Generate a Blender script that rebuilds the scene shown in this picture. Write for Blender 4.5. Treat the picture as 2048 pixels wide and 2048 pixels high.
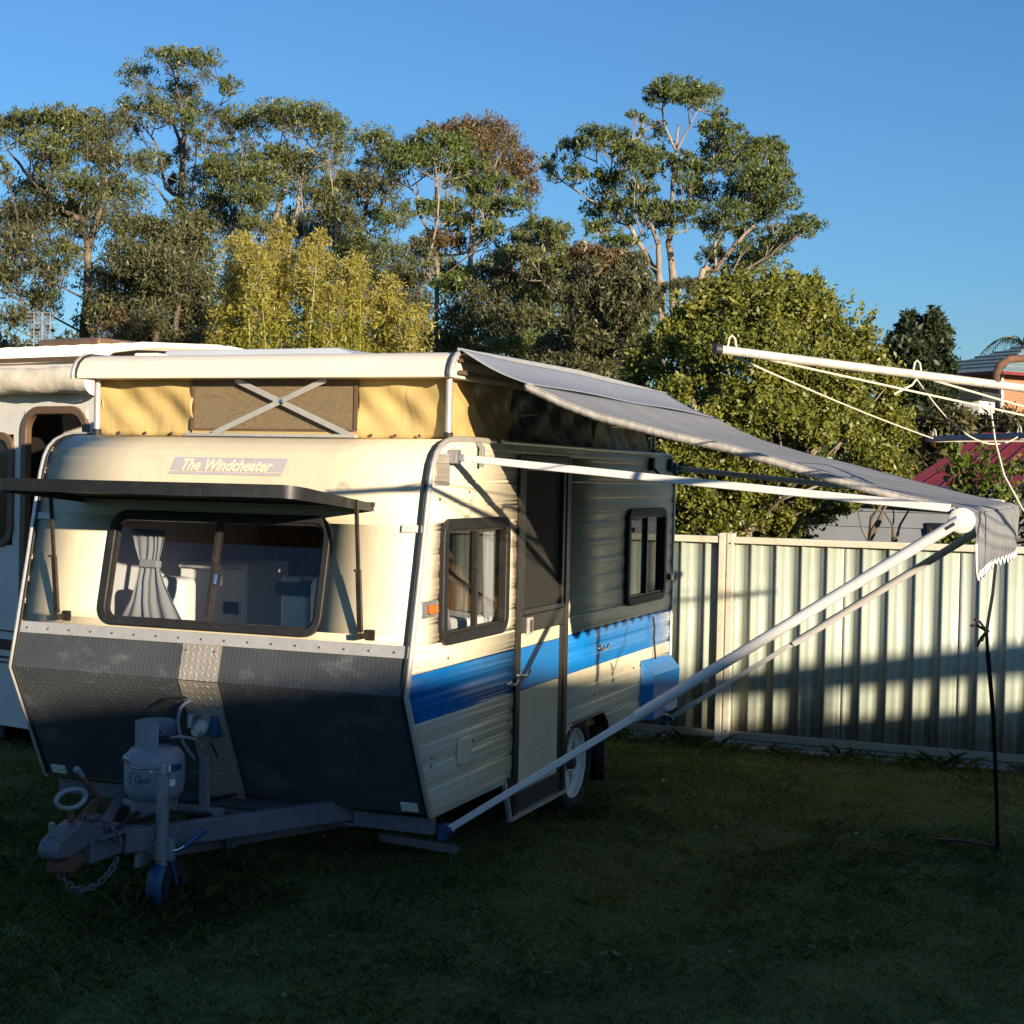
import bpy, math, random
import numpy as np
from mathutils import Vector, Matrix

random.seed(7)
rng = np.random.default_rng(11)
for o in list(bpy.data.objects):
    bpy.data.objects.remove(o)
SC = bpy.context.scene
COL = SC.collection
PI = math.pi

# ------------------------------------------------------------------ camera
CAM = np.array([3.71776, -5.72824, 1.86857])
FPX = 3082.84                       # focal length in pixels of a 2048 wide frame
YAW, PITCH, ROLL = map(math.radians, (21.579, -1.2715, 1.2398))
_r0 = np.array([math.cos(YAW), math.sin(YAW), 0.0])
_f0 = np.array([-math.sin(YAW), math.cos(YAW), 0.0])
_u0 = np.array([0.0, 0.0, 1.0])
FWD = math.cos(PITCH) * _f0 + math.sin(PITCH) * _u0
_up = -math.sin(PITCH) * _f0 + math.cos(PITCH) * _u0
RGT = math.cos(ROLL) * _r0 + math.sin(ROLL) * _up
UPV = -math.sin(ROLL) * _r0 + math.cos(ROLL) * _up
cd = bpy.data.cameras.new("camera")
cam = bpy.data.objects.new("camera", cd)
COL.objects.link(cam)
cam.matrix_world = Matrix(((RGT[0], UPV[0], -FWD[0], CAM[0]), (RGT[1], UPV[1], -FWD[1], CAM[1]),
                           (RGT[2], UPV[2], -FWD[2], CAM[2]), (0, 0, 0, 1)))
cd.sensor_width = 36.0
cd.lens = 36.0 * FPX / 2048.0
cd.clip_start = 0.05
cd.clip_end = 6000.0
SC.camera = cam

# ------------------------------------------------------------------ sky, sun, exposure
SUN_D = np.array([-0.798, 0.575, -0.181])        # the way the light travels
SUN_EL = math.asin(0.181)
world = bpy.data.worlds.new("World")
SC.world = world
world.use_nodes = True
wn = world.node_tree
for n in list(wn.nodes):
    wn.nodes.remove(n)
sky = wn.nodes.new("ShaderNodeTexSky")
sky.sky_type = 'NISHITA'
sky.sun_disc = False
sky.sun_elevation = SUN_EL
sky.sun_rotation = math.atan2(-SUN_D[0], -SUN_D[1])
sky.altitude = 0.0
sky.air_density = 1.1
sky.dust_density = 0.5
sky.ozone_density = 5.8
bg = wn.nodes.new("ShaderNodeBackground")
bg.inputs["Strength"].default_value = 0.09
wo = wn.nodes.new("ShaderNodeOutputWorld")
wn.links.new(sky.outputs[0], bg.inputs[0])
wn.links.new(bg.outputs[0], wo.inputs[0])
sd = bpy.data.lights.new("sun", 'SUN')
sd.energy = 5.0
sd.angle = math.radians(0.5)
sd.color = (1.0, 0.84, 0.62)
sun = bpy.data.objects.new("sun", sd)
COL.objects.link(sun)
sun.rotation_euler = Vector(SUN_D).to_track_quat('-Z', 'Y').to_euler()
sun.location = (20, -15, 12)
vs = SC.view_settings
vs.view_transform = 'Standard'
vs.look = 'None'
vs.gamma = 1.0
vs.use_curve_mapping = False
vs.exposure = 1.0
SC.render.engine = 'CYCLES'
try:
    SC.cycles.max_bounces = 8
    SC.cycles.transparent_max_bounces = 12
    SC.cycles.caustics_reflective = False
    SC.cycles.caustics_refractive = False
except Exception:
    pass


def ray(px, py):
    return FWD + RGT * ((px - 1024) / FPX) - UPV * ((py - 1024) / FPX)


def at(px, py, dep):
    """the point `dep` metres in front of the camera along that line of sight"""
    return CAM + ray(px, py) * dep


# ------------------------------------------------------------------ materials
MAT = {}


class NT:
    def __init__(s, name):
        s.m = bpy.data.materials.new(name)
        s.m.use_nodes = True
        s.t = s.m.node_tree
        s.p = s.t.nodes["Principled BSDF"]
        s.out = s.t.nodes["Material Output"]

    def n(s, typ, **kw):
        nd = s.t.nodes.new(typ)
        for k, v in kw.items():
            setattr(nd, k, v)
        return nd

    def l(s, a, b):
        s.t.links.new(a, b)

    def val(s, x):
        return x

    def math(s, op, a, b=None, c=None):
        nd = s.n("ShaderNodeMath", operation=op)
        for i, v in enumerate((a, b, c)):
            if v is None:
                continue
            if isinstance(v, (int, float)):
                nd.inputs[i].default_value = v
            else:
                s.l(v, nd.inputs[i])
        return nd.outputs[0]

    def coord(s, scale=(1, 1, 1)):
        tc = s.n("ShaderNodeTexCoord")
        mp = s.n("ShaderNodeMapping")
        mp.inputs["Scale"].default_value = scale
        s.l(tc.outputs["Object"], mp.inputs[0])
        return mp.outputs[0]

    def noise(s, scale, detail=4, rough=0.55, vec=None, dist=0.0):
        nd = s.n("ShaderNodeTexNoise")
        nd.inputs["Scale"].default_value = scale
        nd.inputs["Detail"].default_value = detail
        nd.inputs["Roughness"].default_value = rough
        nd.inputs["Distortion"].default_value = dist
        s.l(vec if vec is not None else s.coord(), nd.inputs["Vector"])
        return nd.outputs["Fac"]

    def ramp(s, fac, stops):
        nd = s.n("ShaderNodeValToRGB")
        cr = nd.color_ramp
        while len(cr.elements) < len(stops):
            cr.elements.new(0.5)
        for e, (p, c) in zip(cr.elements, stops):
            e.position = p
            e.color = (*c, 1) if len(c) == 3 else c
        s.l(fac, nd.inputs[0])
        return nd.outputs[0]

    def mix(s, fac, a, b):
        nd = s.n("ShaderNodeMix", data_type='RGBA')
        for i, v in ((0, fac), (6, a), (7, b)):
            if isinstance(v, (int, float)):
                nd.inputs[i].default_value = v
            elif isinstance(v, tuple):
                nd.inputs[i].default_value = (*v, 1)
            else:
                s.l(v, nd.inputs[i])
        return nd.outputs[2]

    def bump(s, h, strength=0.3, dist=0.01):
        nd = s.n("ShaderNodeBump")
        nd.inputs["Strength"].default_value = strength
        nd.inputs["Distance"].default_value = dist
        s.l(h, nd.inputs["Height"])
        s.l(nd.outputs[0], s.p.inputs["Normal"])


def paint(name, col, rough=0.45, metal=0.0, var=0.12, scale=6.0, bump=0.0, bscale=30.0, coat=0.0, dirt=None, dirt_amt=0.5, bdist=0.004, streak=0.0, splash=0.0):
    t = NT(name)
    f = t.noise(scale, 5, 0.6)
    a = tuple(c * (1 - var) for c in col)
    b = tuple(min(1, c * (1 + var * 0.6)) for c in col)
    c = t.ramp(f, [(0.3, a), (0.7, b)])
    if dirt:
        d = t.noise(scale * 3.1, 7, 0.7)
        k = t.ramp(d, [(0.52, (0, 0, 0)), (0.72, (dirt_amt,) * 3)])
        c = t.mix(k, c, dirt)
    if streak:      # rain streaks running down
        d = t.noise(1.0, 4, 0.65, vec=t.coord((22, 22, 0.9)))
        c = t.mix(t.ramp(d, [(0.50, (0, 0, 0)), (0.75, (streak,) * 3)]), c, dirt)
    if splash:      # soil splashed up from the ground
        tc = t.n("ShaderNodeTexCoord")
        sp = t.n("ShaderNodeSeparateXYZ")
        t.l(tc.outputs["Object"], sp.inputs[0])
        hgt = t.math('ADD', sp.outputs[2], t.math('MULTIPLY', t.noise(7.0, 6, 0.7), -0.35))
        c = t.mix(t.ramp(hgt, [(0.0, (splash,) * 3), (0.16, (0, 0, 0))]), c, (0.16, 0.13, 0.09))
    t.l(c, t.p.inputs["Base Color"])
    t.p.inputs["Roughness"].default_value = rough
    r = t.noise(scale * 2.3, 4, 0.6)
    t.l(t.math('MULTIPLY_ADD', r, 0.25, rough - 0.1), t.p.inputs["Roughness"])
    t.p.inputs["Metallic"].default_value = metal
    t.p.inputs["Coat Weight"].default_value = coat
    if bump:
        t.bump(t.noise(bscale, 4, 0.6), bump, bdist)
    MAT[name] = t.m
    return t.m


CREAM = (0.68, 0.60, 0.44)
paint("cream_paint", CREAM, 0.34, var=0.05, scale=2.0, bump=0.35, bscale=5.0, bdist=0.008, dirt=(0.46, 0.39, 0.28), dirt_amt=0.3, streak=0.35, splash=0.0)
paint("cream_smooth", (0.63, 0.545, 0.385), 0.5, var=0.06, scale=2.5, bump=0.10, bscale=5.0, dirt=(0.47, 0.39, 0.27), dirt_amt=0.3, streak=0.4)
paint("blue_paint", (0.004, 0.155, 0.46), 0.3, var=0.12, scale=3.0, bump=0.25, bscale=5.0, bdist=0.006, dirt=(0.05, 0.16, 0.42), dirt_amt=0.3)
paint("roof_white", (0.72, 0.66, 0.55), 0.45, var=0.05, scale=3.0, dirt=(0.5, 0.44, 0.34), dirt_amt=0.25)
paint("plain_white", (0.64, 0.62, 0.575), 0.4, var=0.06, scale=3.0, dirt=(0.40, 0.36, 0.30), dirt_amt=0.35, streak=0.25)
paint("arm_white", (0.66, 0.645, 0.63), 0.4, var=0.05, scale=9.0, dirt=(0.5, 0.46, 0.42), dirt_amt=0.3)
paint("bronze_frame", (0.022, 0.018, 0.015), 0.35, var=0.3, scale=9.0, dirt=(0.09, 0.075, 0.06), dirt_amt=0.4)
paint("black_rubber", (0.012, 0.012, 0.013), 0.6, var=0.3, scale=12.0, dirt=(0.06, 0.055, 0.05), dirt_amt=0.35)
paint("hood_black", (0.016, 0.016, 0.018), 0.38, var=0.3, scale=7.0, dirt=(0.06, 0.055, 0.05), dirt_amt=0.3)
paint("tyre_rubber", (0.014, 0.014, 0.014), 0.85, var=0.3, scale=14.0, bump=0.3, bscale=60.0, dirt=(0.06, 0.05, 0.04), dirt_amt=0.5)
paint("aluminium", (0.60, 0.57, 0.52), 0.4, metal=0.55, var=0.1, scale=10.0, dirt=(0.35, 0.30, 0.25), dirt_amt=0.5)
paint("chrome", (0.75, 0.73, 0.70), 0.2, metal=1.0, var=0.06, scale=10.0)
paint("galvanised", (0.27, 0.285, 0.305), 0.5, metal=0.5, var=0.25, scale=18.0, dirt=(0.22, 0.12, 0.06), dirt_amt=0.6)
paint("drawbar_grey", (0.115, 0.125, 0.145), 0.5, var=0.2, scale=9.0, dirt=(0.16, 0.075, 0.035), dirt_amt=0.55, bump=0.1, bscale=50.0)
paint("rust", (0.13, 0.065, 0.04), 0.9, var=0.5, scale=20.0, bump=0.4, bscale=60.0)
paint("gas_grey", (0.23, 0.25, 0.285), 0.42, var=0.1, scale=8.0, dirt=(0.16, 0.15, 0.14), dirt_amt=0.4)
paint("blue_plastic", (0.010, 0.062, 0.155), 0.45, var=0.2, scale=14.0, dirt=(0.07, 0.09, 0.13), dirt_amt=0.5)
paint("sticker_white", (0.75, 0.77, 0.80), 0.5, var=0.05)
paint("dark_ink", (0.07, 0.075, 0.085), 0.6, var=0.3, scale=40.0)
paint("decal_purple", (0.40, 0.37, 0.39), 0.5, var=0.08, scale=20.0)
paint("decal_cream", (0.68, 0.60, 0.44), 0.5, var=0.03)
paint("amber_lens", (0.62, 0.13, 0.01), 0.2, var=0.2, scale=30.0, coat=0.5)
paint("clear_lens", (0.62, 0.60, 0.54), 0.25, var=0.12, scale=30.0)
paint("interior_wall", (0.55, 0.56, 0.58), 0.6, var=0.08)
paint("interior_wood", (0.36, 0.20, 0.08), 0.5, var=0.3, scale=10.0)
paint("curtain", (0.24, 0.25, 0.265), 0.85, var=0.08, scale=6.0)
paint("laminate_white", (0.78, 0.79, 0.80), 0.4, var=0.05)
paint("rope", (0.62, 0.57, 0.46), 0.8, var=0.15, scale=60.0)
paint("hoist_paint", (0.60, 0.57, 0.51), 0.45, var=0.12, scale=14.0, dirt=(0.30, 0.24, 0.17), dirt_amt=0.75, metal=0.2)
paint("hoist_dark", (0.13, 0.15, 0.18), 0.5, metal=0.3, var=0.2, scale=20.0, dirt=(0.2, 0.15, 0.1), dirt_amt=0.4)
paint("strap_black", (0.012, 0.012, 0.014), 0.8, var=0.3, scale=50.0)
paint("concrete", (0.25, 0.235, 0.21), 0.9, var=0.25, scale=10.0, bump=0.3, bscale=60.0)
paint("fence_sheet", (0.42, 0.47, 0.40), 0.42, var=0.09, scale=1.6, dirt=(0.33, 0.33, 0.26), dirt_amt=0.4, bump=0.12, bscale=3.0, bdist=0.01, streak=0.3, splash=0.6)
paint("fence_rail", (0.58, 0.55, 0.44), 0.42, var=0.06, scale=6.0, dirt=(0.42, 0.24, 0.11), dirt_amt=0.55)
paint("red_roof", (0.18, 0.018, 0.014), 0.5, var=0.12, scale=3.0)
paint("teal_tiles", (0.16, 0.22, 0.235), 0.7, var=0.2, scale=5.0)
paint("weatherboard", (0.18, 0.20, 0.235), 0.6, var=0.1, scale=4.0)
paint("wall_render", (0.48, 0.44, 0.38), 0.8, var=0.1, scale=2.0)
paint("conifer_plain", (0.05, 0.075, 0.03), 0.5, var=0.2)
paint("dark_glass", (0.015, 0.017, 0.02), 0.1, var=0.2)
paint("vinyl_strip", (0.265, 0.275, 0.30), 0.42, var=0.08, scale=4.0, dirt=(0.24, 0.24, 0.25), dirt_amt=0.3, bump=0.15, bscale=9.0)
paint("maroon", (0.08, 0.012, 0.018), 0.45, var=0.15)
paint("awning_bag", (0.70, 0.63, 0.50), 0.6, var=0.1, scale=5.0, bump=0.5, bscale=7.0, bdist=0.02, dirt=(0.35, 0.30, 0.22), dirt_amt=0.4)
paint("interior_dark", (0.03, 0.022, 0.018), 0.6, var=0.4, scale=6.0)  # near-black: darkness of the unlit interior is put into the colour
paint("brown_trim", (0.12, 0.075, 0.045), 0.4, var=0.2, scale=8.0)
paint("roof_slab_grey", (0.40, 0.44, 0.50), 0.4, var=0.06, scale=4.0)
paint("plastic_dark", (0.03, 0.03, 0.035), 0.5, var=0.2, scale=20.0)
paint("screw_dark", (0.05, 0.045, 0.04), 0.6, var=0.3, scale=40.0)


def mat_glass(name, tint, refl=0.09):
    t = NT(name)
    t.t.nodes.remove(t.p)
    tr = t.n("ShaderNodeBsdfTransparent")
    tr.inputs[0].default_value = (*tint, 1)
    gl = t.n("ShaderNodeBsdfGlossy")
    gl.inputs["Roughness"].default_value = 0.015
    fr = t.n("ShaderNodeFresnel")
    fr.inputs["IOR"].default_value = 1.5
    ge = t.n("ShaderNodeNewGeometry")
    k = t.math('MULTIPLY', t.math('MULTIPLY_ADD', fr.outputs[0], 1.0, refl), t.math('SUBTRACT', 1.0, ge.outputs["Backfacing"]))
    mx = t.n("ShaderNodeMixShader")
    t.l(k, mx.inputs[0])
    t.l(tr.outputs[0], mx.inputs[1])
    t.l(gl.outputs[0], mx.inputs[2])
    t.l(mx.outputs[0], t.out.inputs[0])
    MAT[name] = t.m


mat_glass("window_glass", (0.92, 0.92, 0.92), 0.015)


def mat_mesh(name, col, open_fac):
    """fly-screen gauze: too fine to model, so a part of the light simply passes"""
    t = NT(name)
    t.p.inputs["Base Color"].default_value = (*col, 1)
    t.p.inputs["Roughness"].default_value = 0.7
    tr = t.n("ShaderNodeBsdfTransparent")
    mx = t.n("ShaderNodeMixShader")
    mx.inputs[0].default_value = open_fac
    t.l(t.p.outputs[0], mx.inputs[1])
    t.l(tr.outputs[0], mx.inputs[2])
    t.l(mx.outputs[0], t.out.inputs[0])
    MAT[name] = t.m


mat_mesh("screen_gauze", (0.035, 0.033, 0.03), 0.45)


def mat_canvas():
    t = NT("tan_vinyl")
    f = t.noise(3.0, 4, 0.6)
    c = t.ramp(f, [(0.3, (0.55, 0.40, 0.155)), (0.7, (0.64, 0.48, 0.20))])
    t.l(c, t.p.inputs["Base Color"])
    t.p.inputs["Roughness"].default_value = 0.42
    t.p.inputs["Subsurface Weight"].default_value = 0.0
    t.bump(t.noise(4.0, 3, 0.5, vec=t.coord((1.0, 1.0, 0.5)), dist=1.2), 0.45, 0.03)
    tl = t.n("ShaderNodeBsdfTranslucent")
    t.l(c, tl.inputs[0])
    mx = t.n("ShaderNodeMixShader")
    mx.inputs[0].default_value = 0.22
    t.l(t.p.outputs[0], mx.inputs[1])
    t.l(tl.outputs[0], mx.inputs[2])
    t.l(mx.outputs[0], t.out.inputs[0])
    MAT["tan_vinyl"] = t.m
    # brown insect gauze doubled over, with moire rings
    t = NT("brown_gauze")
    v = t.coord((1.0, 1.0, 1.9))
    n = t.noise(5.0, 2, 0.5, vec=v, dist=0.6)
    w = t.math('SINE', t.math('MULTIPLY', n, 90.0))
    c = t.ramp(t.math('MULTIPLY_ADD', w, 0.5, 0.5), [(0.2, (0.225, 0.17, 0.10)), (0.8, (0.27, 0.205, 0.12))])
    t.l(c, t.p.inputs["Base Color"])
    t.p.inputs["Roughness"].default_value = 0.6
    tl = t.n("ShaderNodeBsdfTranslucent")
    t.l(c, tl.inputs[0])
    mx = t.n("ShaderNodeMixShader")
    mx.inputs[0].default_value = 0.3
    t.l(t.p.outputs[0], mx.inputs[1])
    t.l(tl.outputs[0], mx.inputs[2])
    t.l(mx.outputs[0], t.out.inputs[0])
    MAT["brown_gauze"] = t.m


mat_canvas()


def mat_checker(name, col, cell, rough, metal, wear, thick=0.13, strength=0.9, plane='xz'):
    t = NT(name)
    tc = t.n("ShaderNodeTexCoord")
    sp = t.n("ShaderNodeSeparateXYZ")
    t.l(tc.outputs["Object"], sp.inputs[0])
    x = t.math('MULTIPLY', sp.outputs[0], 1 / cell)
    z = t.math('MULTIPLY', sp.outputs[2], 1.08 / cell)
    cx, cz = t.math('FLOOR', x), t.math('FLOOR', z)
    fx = t.math('SUBTRACT', t.math('SUBTRACT', x, cx), 0.5)
    fz = t.math('SUBTRACT', t.math('SUBTRACT', z, cz), 0.5)
    par = t.math('ABSOLUTE', t.math('MODULO', t.math('ADD', cx, cz), 2.0))
    par = t.math('GREATER_THAN', par, 0.5)
    a = t.math('MULTIPLY', t.math('ADD', fx, fz), 0.7071)
    b = t.math('MULTIPLY', t.math('SUBTRACT', fx, fz), 0.7071)
    ip = t.math('SUBTRACT', 1.0, par)
    p = t.math('ADD', t.math('MULTIPLY', a, par), t.math('MULTIPLY', b, ip))
    q = t.math('ADD', t.math('MULTIPLY', b, par), t.math('MULTIPLY', a, ip))
    e = t.math('ADD', t.math('POWER', t.math('ABSOLUTE', t.math('DIVIDE', p, 0.43)), 2.0),
               t.math('POWER', t.math('ABSOLUTE', t.math('DIVIDE', q, thick)), 2.0))
    h = t.math('MAXIMUM', t.math('SUBTRACT', 1.0, e), 0.0)
    h = t.math('POWER', h, 0.5)
    f = t.noise(4.0, 6, 0.65)
    c = t.ramp(f, [(0.3, tuple(k * 0.8 for k in col)), (0.7, tuple(k * 1.15 for k in col))])
    # rubbed, chalky places
    w = t.ramp(t.noise(4.0, 8, 0.72, vec=t.coord((0.8, 1, 1.6))), [(0.53, (0, 0, 0)), (0.74, (0.62,) * 3)])
    c = t.mix(w, c, wear)
    c = t.mix(t.math('MULTIPLY', h, 0.25), c, tuple(min(1, k * 1.6 + 0.02) for k in col))
    t.l(c, t.p.inputs["Base Color"])
    t.p.inputs["Roughness"].default_value = rough
    t.p.inputs["Metallic"].default_value = metal
    t.bump(h, strength, cell * 0.12)
    MAT[name] = t.m


mat_checker("checker_grey", (0.052, 0.057, 0.062), 0.021, 0.42, 0.0, (0.21, 0.215, 0.215))
mat_checker("checker_bare", (0.54, 0.47, 0.39), 0.030, 0.45, 0.6, (0.40, 0.36, 0.32), thick=0.16, strength=0.7)


def mat_fabric():
    t = NT("awning_fabric")
    v = t.coord()
    n = t.noise(2.2, 5, 0.6)
    tc = t.n("ShaderNodeTexCoord")
    sp = t.n("ShaderNodeSeparateXYZ")
    t.l(tc.outputs["Object"], sp.inputs[0])
    # woven charcoal and pale stripes running out from the roof
    y = sp.outputs[1]
    s1 = t.math('SINE', t.math('MULTIPLY', y, 11.0))
    st = t.ramp(t.math('MULTIPLY_ADD', s1, 0.5, 0.5), [(0.35, (0.205, 0.208, 0.215)), (0.65, (0.225, 0.228, 0.233))])
    c = t.mix(t.ramp(n, [(0.35, (0, 0, 0)), (0.75, (0.35,) * 3)]), st, (0.21, 0.21, 0.22))
    t.l(c, t.p.inputs["Base Color"])
    t.p.inputs["Roughness"].default_value = 0.75
    t.bump(t.noise(160.0, 2, 0.6, vec=t.coord((0.35, 1, 1))), 0.5, 0.004)
    MAT["awning_fabric"] = t.m
    t = NT("awning_hem")
    c = t.ramp(t.noise(70.0, 2, 0.6, vec=t.coord((1.0, 0.15, 0.15))), [(0.4, (0.30, 0.28, 0.255)), (0.62, (0.42, 0.395, 0.36))])
    t.l(c, t.p.inputs["Base Color"])
    t.p.inputs["Roughness"].default_value = 0.85
    MAT["awning_hem"] = t.m


mat_fabric()


def mat_leaf(name, stops, rough=0.45, trans=0.25, spec=0.4):
    t = NT(name)
    at_ = t.n("ShaderNodeAttribute", attribute_name="tone")
    c = t.ramp(at_.outputs["Fac"], stops)
    t.l(c, t.p.inputs["Base Color"])
    t.p.inputs["Roughness"].default_value = rough
    t.p.inputs["Specular IOR Level"].default_value = spec
    tl = t.n("ShaderNodeBsdfTranslucent")
    t.l(c, tl.inputs[0])
    mx = t.n("ShaderNodeMixShader")
    mx.inputs[0].default_value = trans
    t.l(t.p.outputs[0], mx.inputs[1])
    t.l(tl.outputs[0], mx.inputs[2])
    t.l(mx.outputs[0], t.out.inputs[0])
    MAT[name] = t.m


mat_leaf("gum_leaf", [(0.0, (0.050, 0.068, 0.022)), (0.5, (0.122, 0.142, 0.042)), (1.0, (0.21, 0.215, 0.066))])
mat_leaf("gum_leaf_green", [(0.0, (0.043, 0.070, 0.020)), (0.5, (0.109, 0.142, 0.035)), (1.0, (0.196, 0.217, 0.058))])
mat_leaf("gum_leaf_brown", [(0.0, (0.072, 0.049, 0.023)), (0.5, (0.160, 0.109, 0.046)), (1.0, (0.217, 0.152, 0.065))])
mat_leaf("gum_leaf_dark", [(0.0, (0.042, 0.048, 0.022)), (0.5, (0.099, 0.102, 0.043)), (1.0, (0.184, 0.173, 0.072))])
mat_leaf("bamboo_leaf", [(0.0, (0.115, 0.140, 0.016)), (0.5, (0.225, 0.215, 0.026)), (1.0, (0.34, 0.285, 0.075))], trans=0.3)
mat_leaf("shrub_leaf", [(0.0, (0.052, 0.068, 0.012)), (0.55, (0.145, 0.160, 0.024)), (1.0, (0.26, 0.245, 0.045))], rough=0.45, trans=0.22)
mat_leaf("dead_leaf", [(0.0, (0.09, 0.05, 0.025)), (1.0, (0.26, 0.17, 0.09))])
mat_leaf("conifer_leaf", [(0.0, (0.016, 0.028, 0.012)), (1.0, (0.055, 0.075, 0.030))])
mat_leaf("hedge_leaf", [(0.0, (0.045, 0.05, 0.018)), (0.8, (0.115, 0.105, 0.038)), (0.93, (0.13, 0.09, 0.03)), (1.0, (0.30, 0.055, 0.02))])
mat_leaf("lemon_leaf", [(0.0, (0.040, 0.075, 0.010)), (0.6, (0.11, 0.15, 0.018)), (1.0, (0.24, 0.25, 0.03))], rough=0.3)
mat_leaf("grass_blade", [(0.0, (0.085, 0.13, 0.036)), (0.45, (0.21, 0.27, 0.066)), (0.75, (0.33, 0.375, 0.09)), (0.93, (0.27, 0.24, 0.10)), (1.0, (0.40, 0.34, 0.19))], trans=0.45, rough=0.6)


def mat_bark(name, a, b, c):
    t = NT(name)
    n = t.noise(2.5, 6, 0.7, vec=t.coord((1, 1, 0.35)))
    t.l(t.ramp(n, [(0.32, a), (0.5, b), (0.7, c)]), t.p.inputs["Base Color"])
    t.p.inputs["Roughness"].default_value = 0.85
    MAT[name] = t.m


mat_bark("bark_pale", (0.12, 0.09, 0.07), (0.24, 0.19, 0.15), (0.36, 0.31, 0.26))
mat_bark("bark_dark", (0.05, 0.038, 0.028), (0.10, 0.075, 0.055), (0.20, 0.16, 0.12))
mat_bark("bamboo_culm", (0.20, 0.20, 0.04), (0.30, 0.28, 0.07), (0.40, 0.36, 0.12))


def mat_ground():
    t = NT("lawn_soil")
    n1 = t.noise(0.7, 6, 0.6)
    n2 = t.noise(14.0, 6, 0.7)
    g = t.ramp(n2, [(0.3, (0.06, 0.078, 0.025)), (0.6, (0.13, 0.15, 0.045)), (0.8, (0.19, 0.18, 0.075))])
    d = t.ramp(n2, [(0.3, (0.045, 0.036, 0.022)), (0.7, (0.12, 0.10, 0.065))])
    k = t.ramp(n1, [(0.52, (0, 0, 0)), (0.66, (0.7,) * 3)])
    t.l(t.mix(k, g, d), t.p.inputs["Base Color"])
    t.p.inputs["Roughness"].default_value = 1.0
    t.p.inputs["Specular IOR Level"].default_value = 0.1
    t.bump(t.noise(40.0, 5, 0.7), 0.8, 0.02)
    MAT["lawn_soil"] = t.m


mat_ground()


def mat_bricks():
    t = NT("orange_brick")
    br = t.n("ShaderNodeTexBrick")
    tc = t.n("ShaderNodeTexCoord")
    sp = t.n("ShaderNodeSeparateXYZ")
    t.l(tc.outputs["Object"], sp.inputs[0])
    cb = t.n("ShaderNodeCombineXYZ")
    t.l(t.math('ADD', sp.outputs[0], sp.outputs[1]), cb.inputs[0])
    t.l(sp.outputs[2], cb.inputs[1])
    t.l(cb.outputs[0], br.inputs["Vector"])
    br.inputs["Scale"].default_value = 1.0
    br.inputs["Brick Width"].default_value = 0.24
    br.inputs["Row Height"].default_value = 0.086
    br.inputs["Mortar Size"].default_value = 0.008
    br.inputs["Color1"].default_value = (0.38, 0.15, 0.07, 1)
    br.inputs["Color2"].default_value = (0.30, 0.11, 0.05, 1)
    br.inputs["Mortar"].default_value = (0.33, 0.25, 0.18, 1)
    t.l(br.outputs[0], t.p.inputs["Base Color"])
    t.p.inputs["Roughness"].default_value = 0.9
    MAT["orange_brick"] = t.m


mat_bricks()


# ------------------------------------------------------------------ mesh building helpers
def V(*a):
    return np.array(a, float)


def unit(a):
    a = np.asarray(a, float)
    return a / max(1e-9, np.linalg.norm(a))


def frame_of(d, hint=(0, 0, 1)):
    d = unit(d)
    h = np.asarray(hint, float)
    if abs(d @ unit(h)) > 0.98:
        h = V(1, 0, 0)
    s = unit(np.cross(d, h))
    return d, s, np.cross(s, d)


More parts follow.
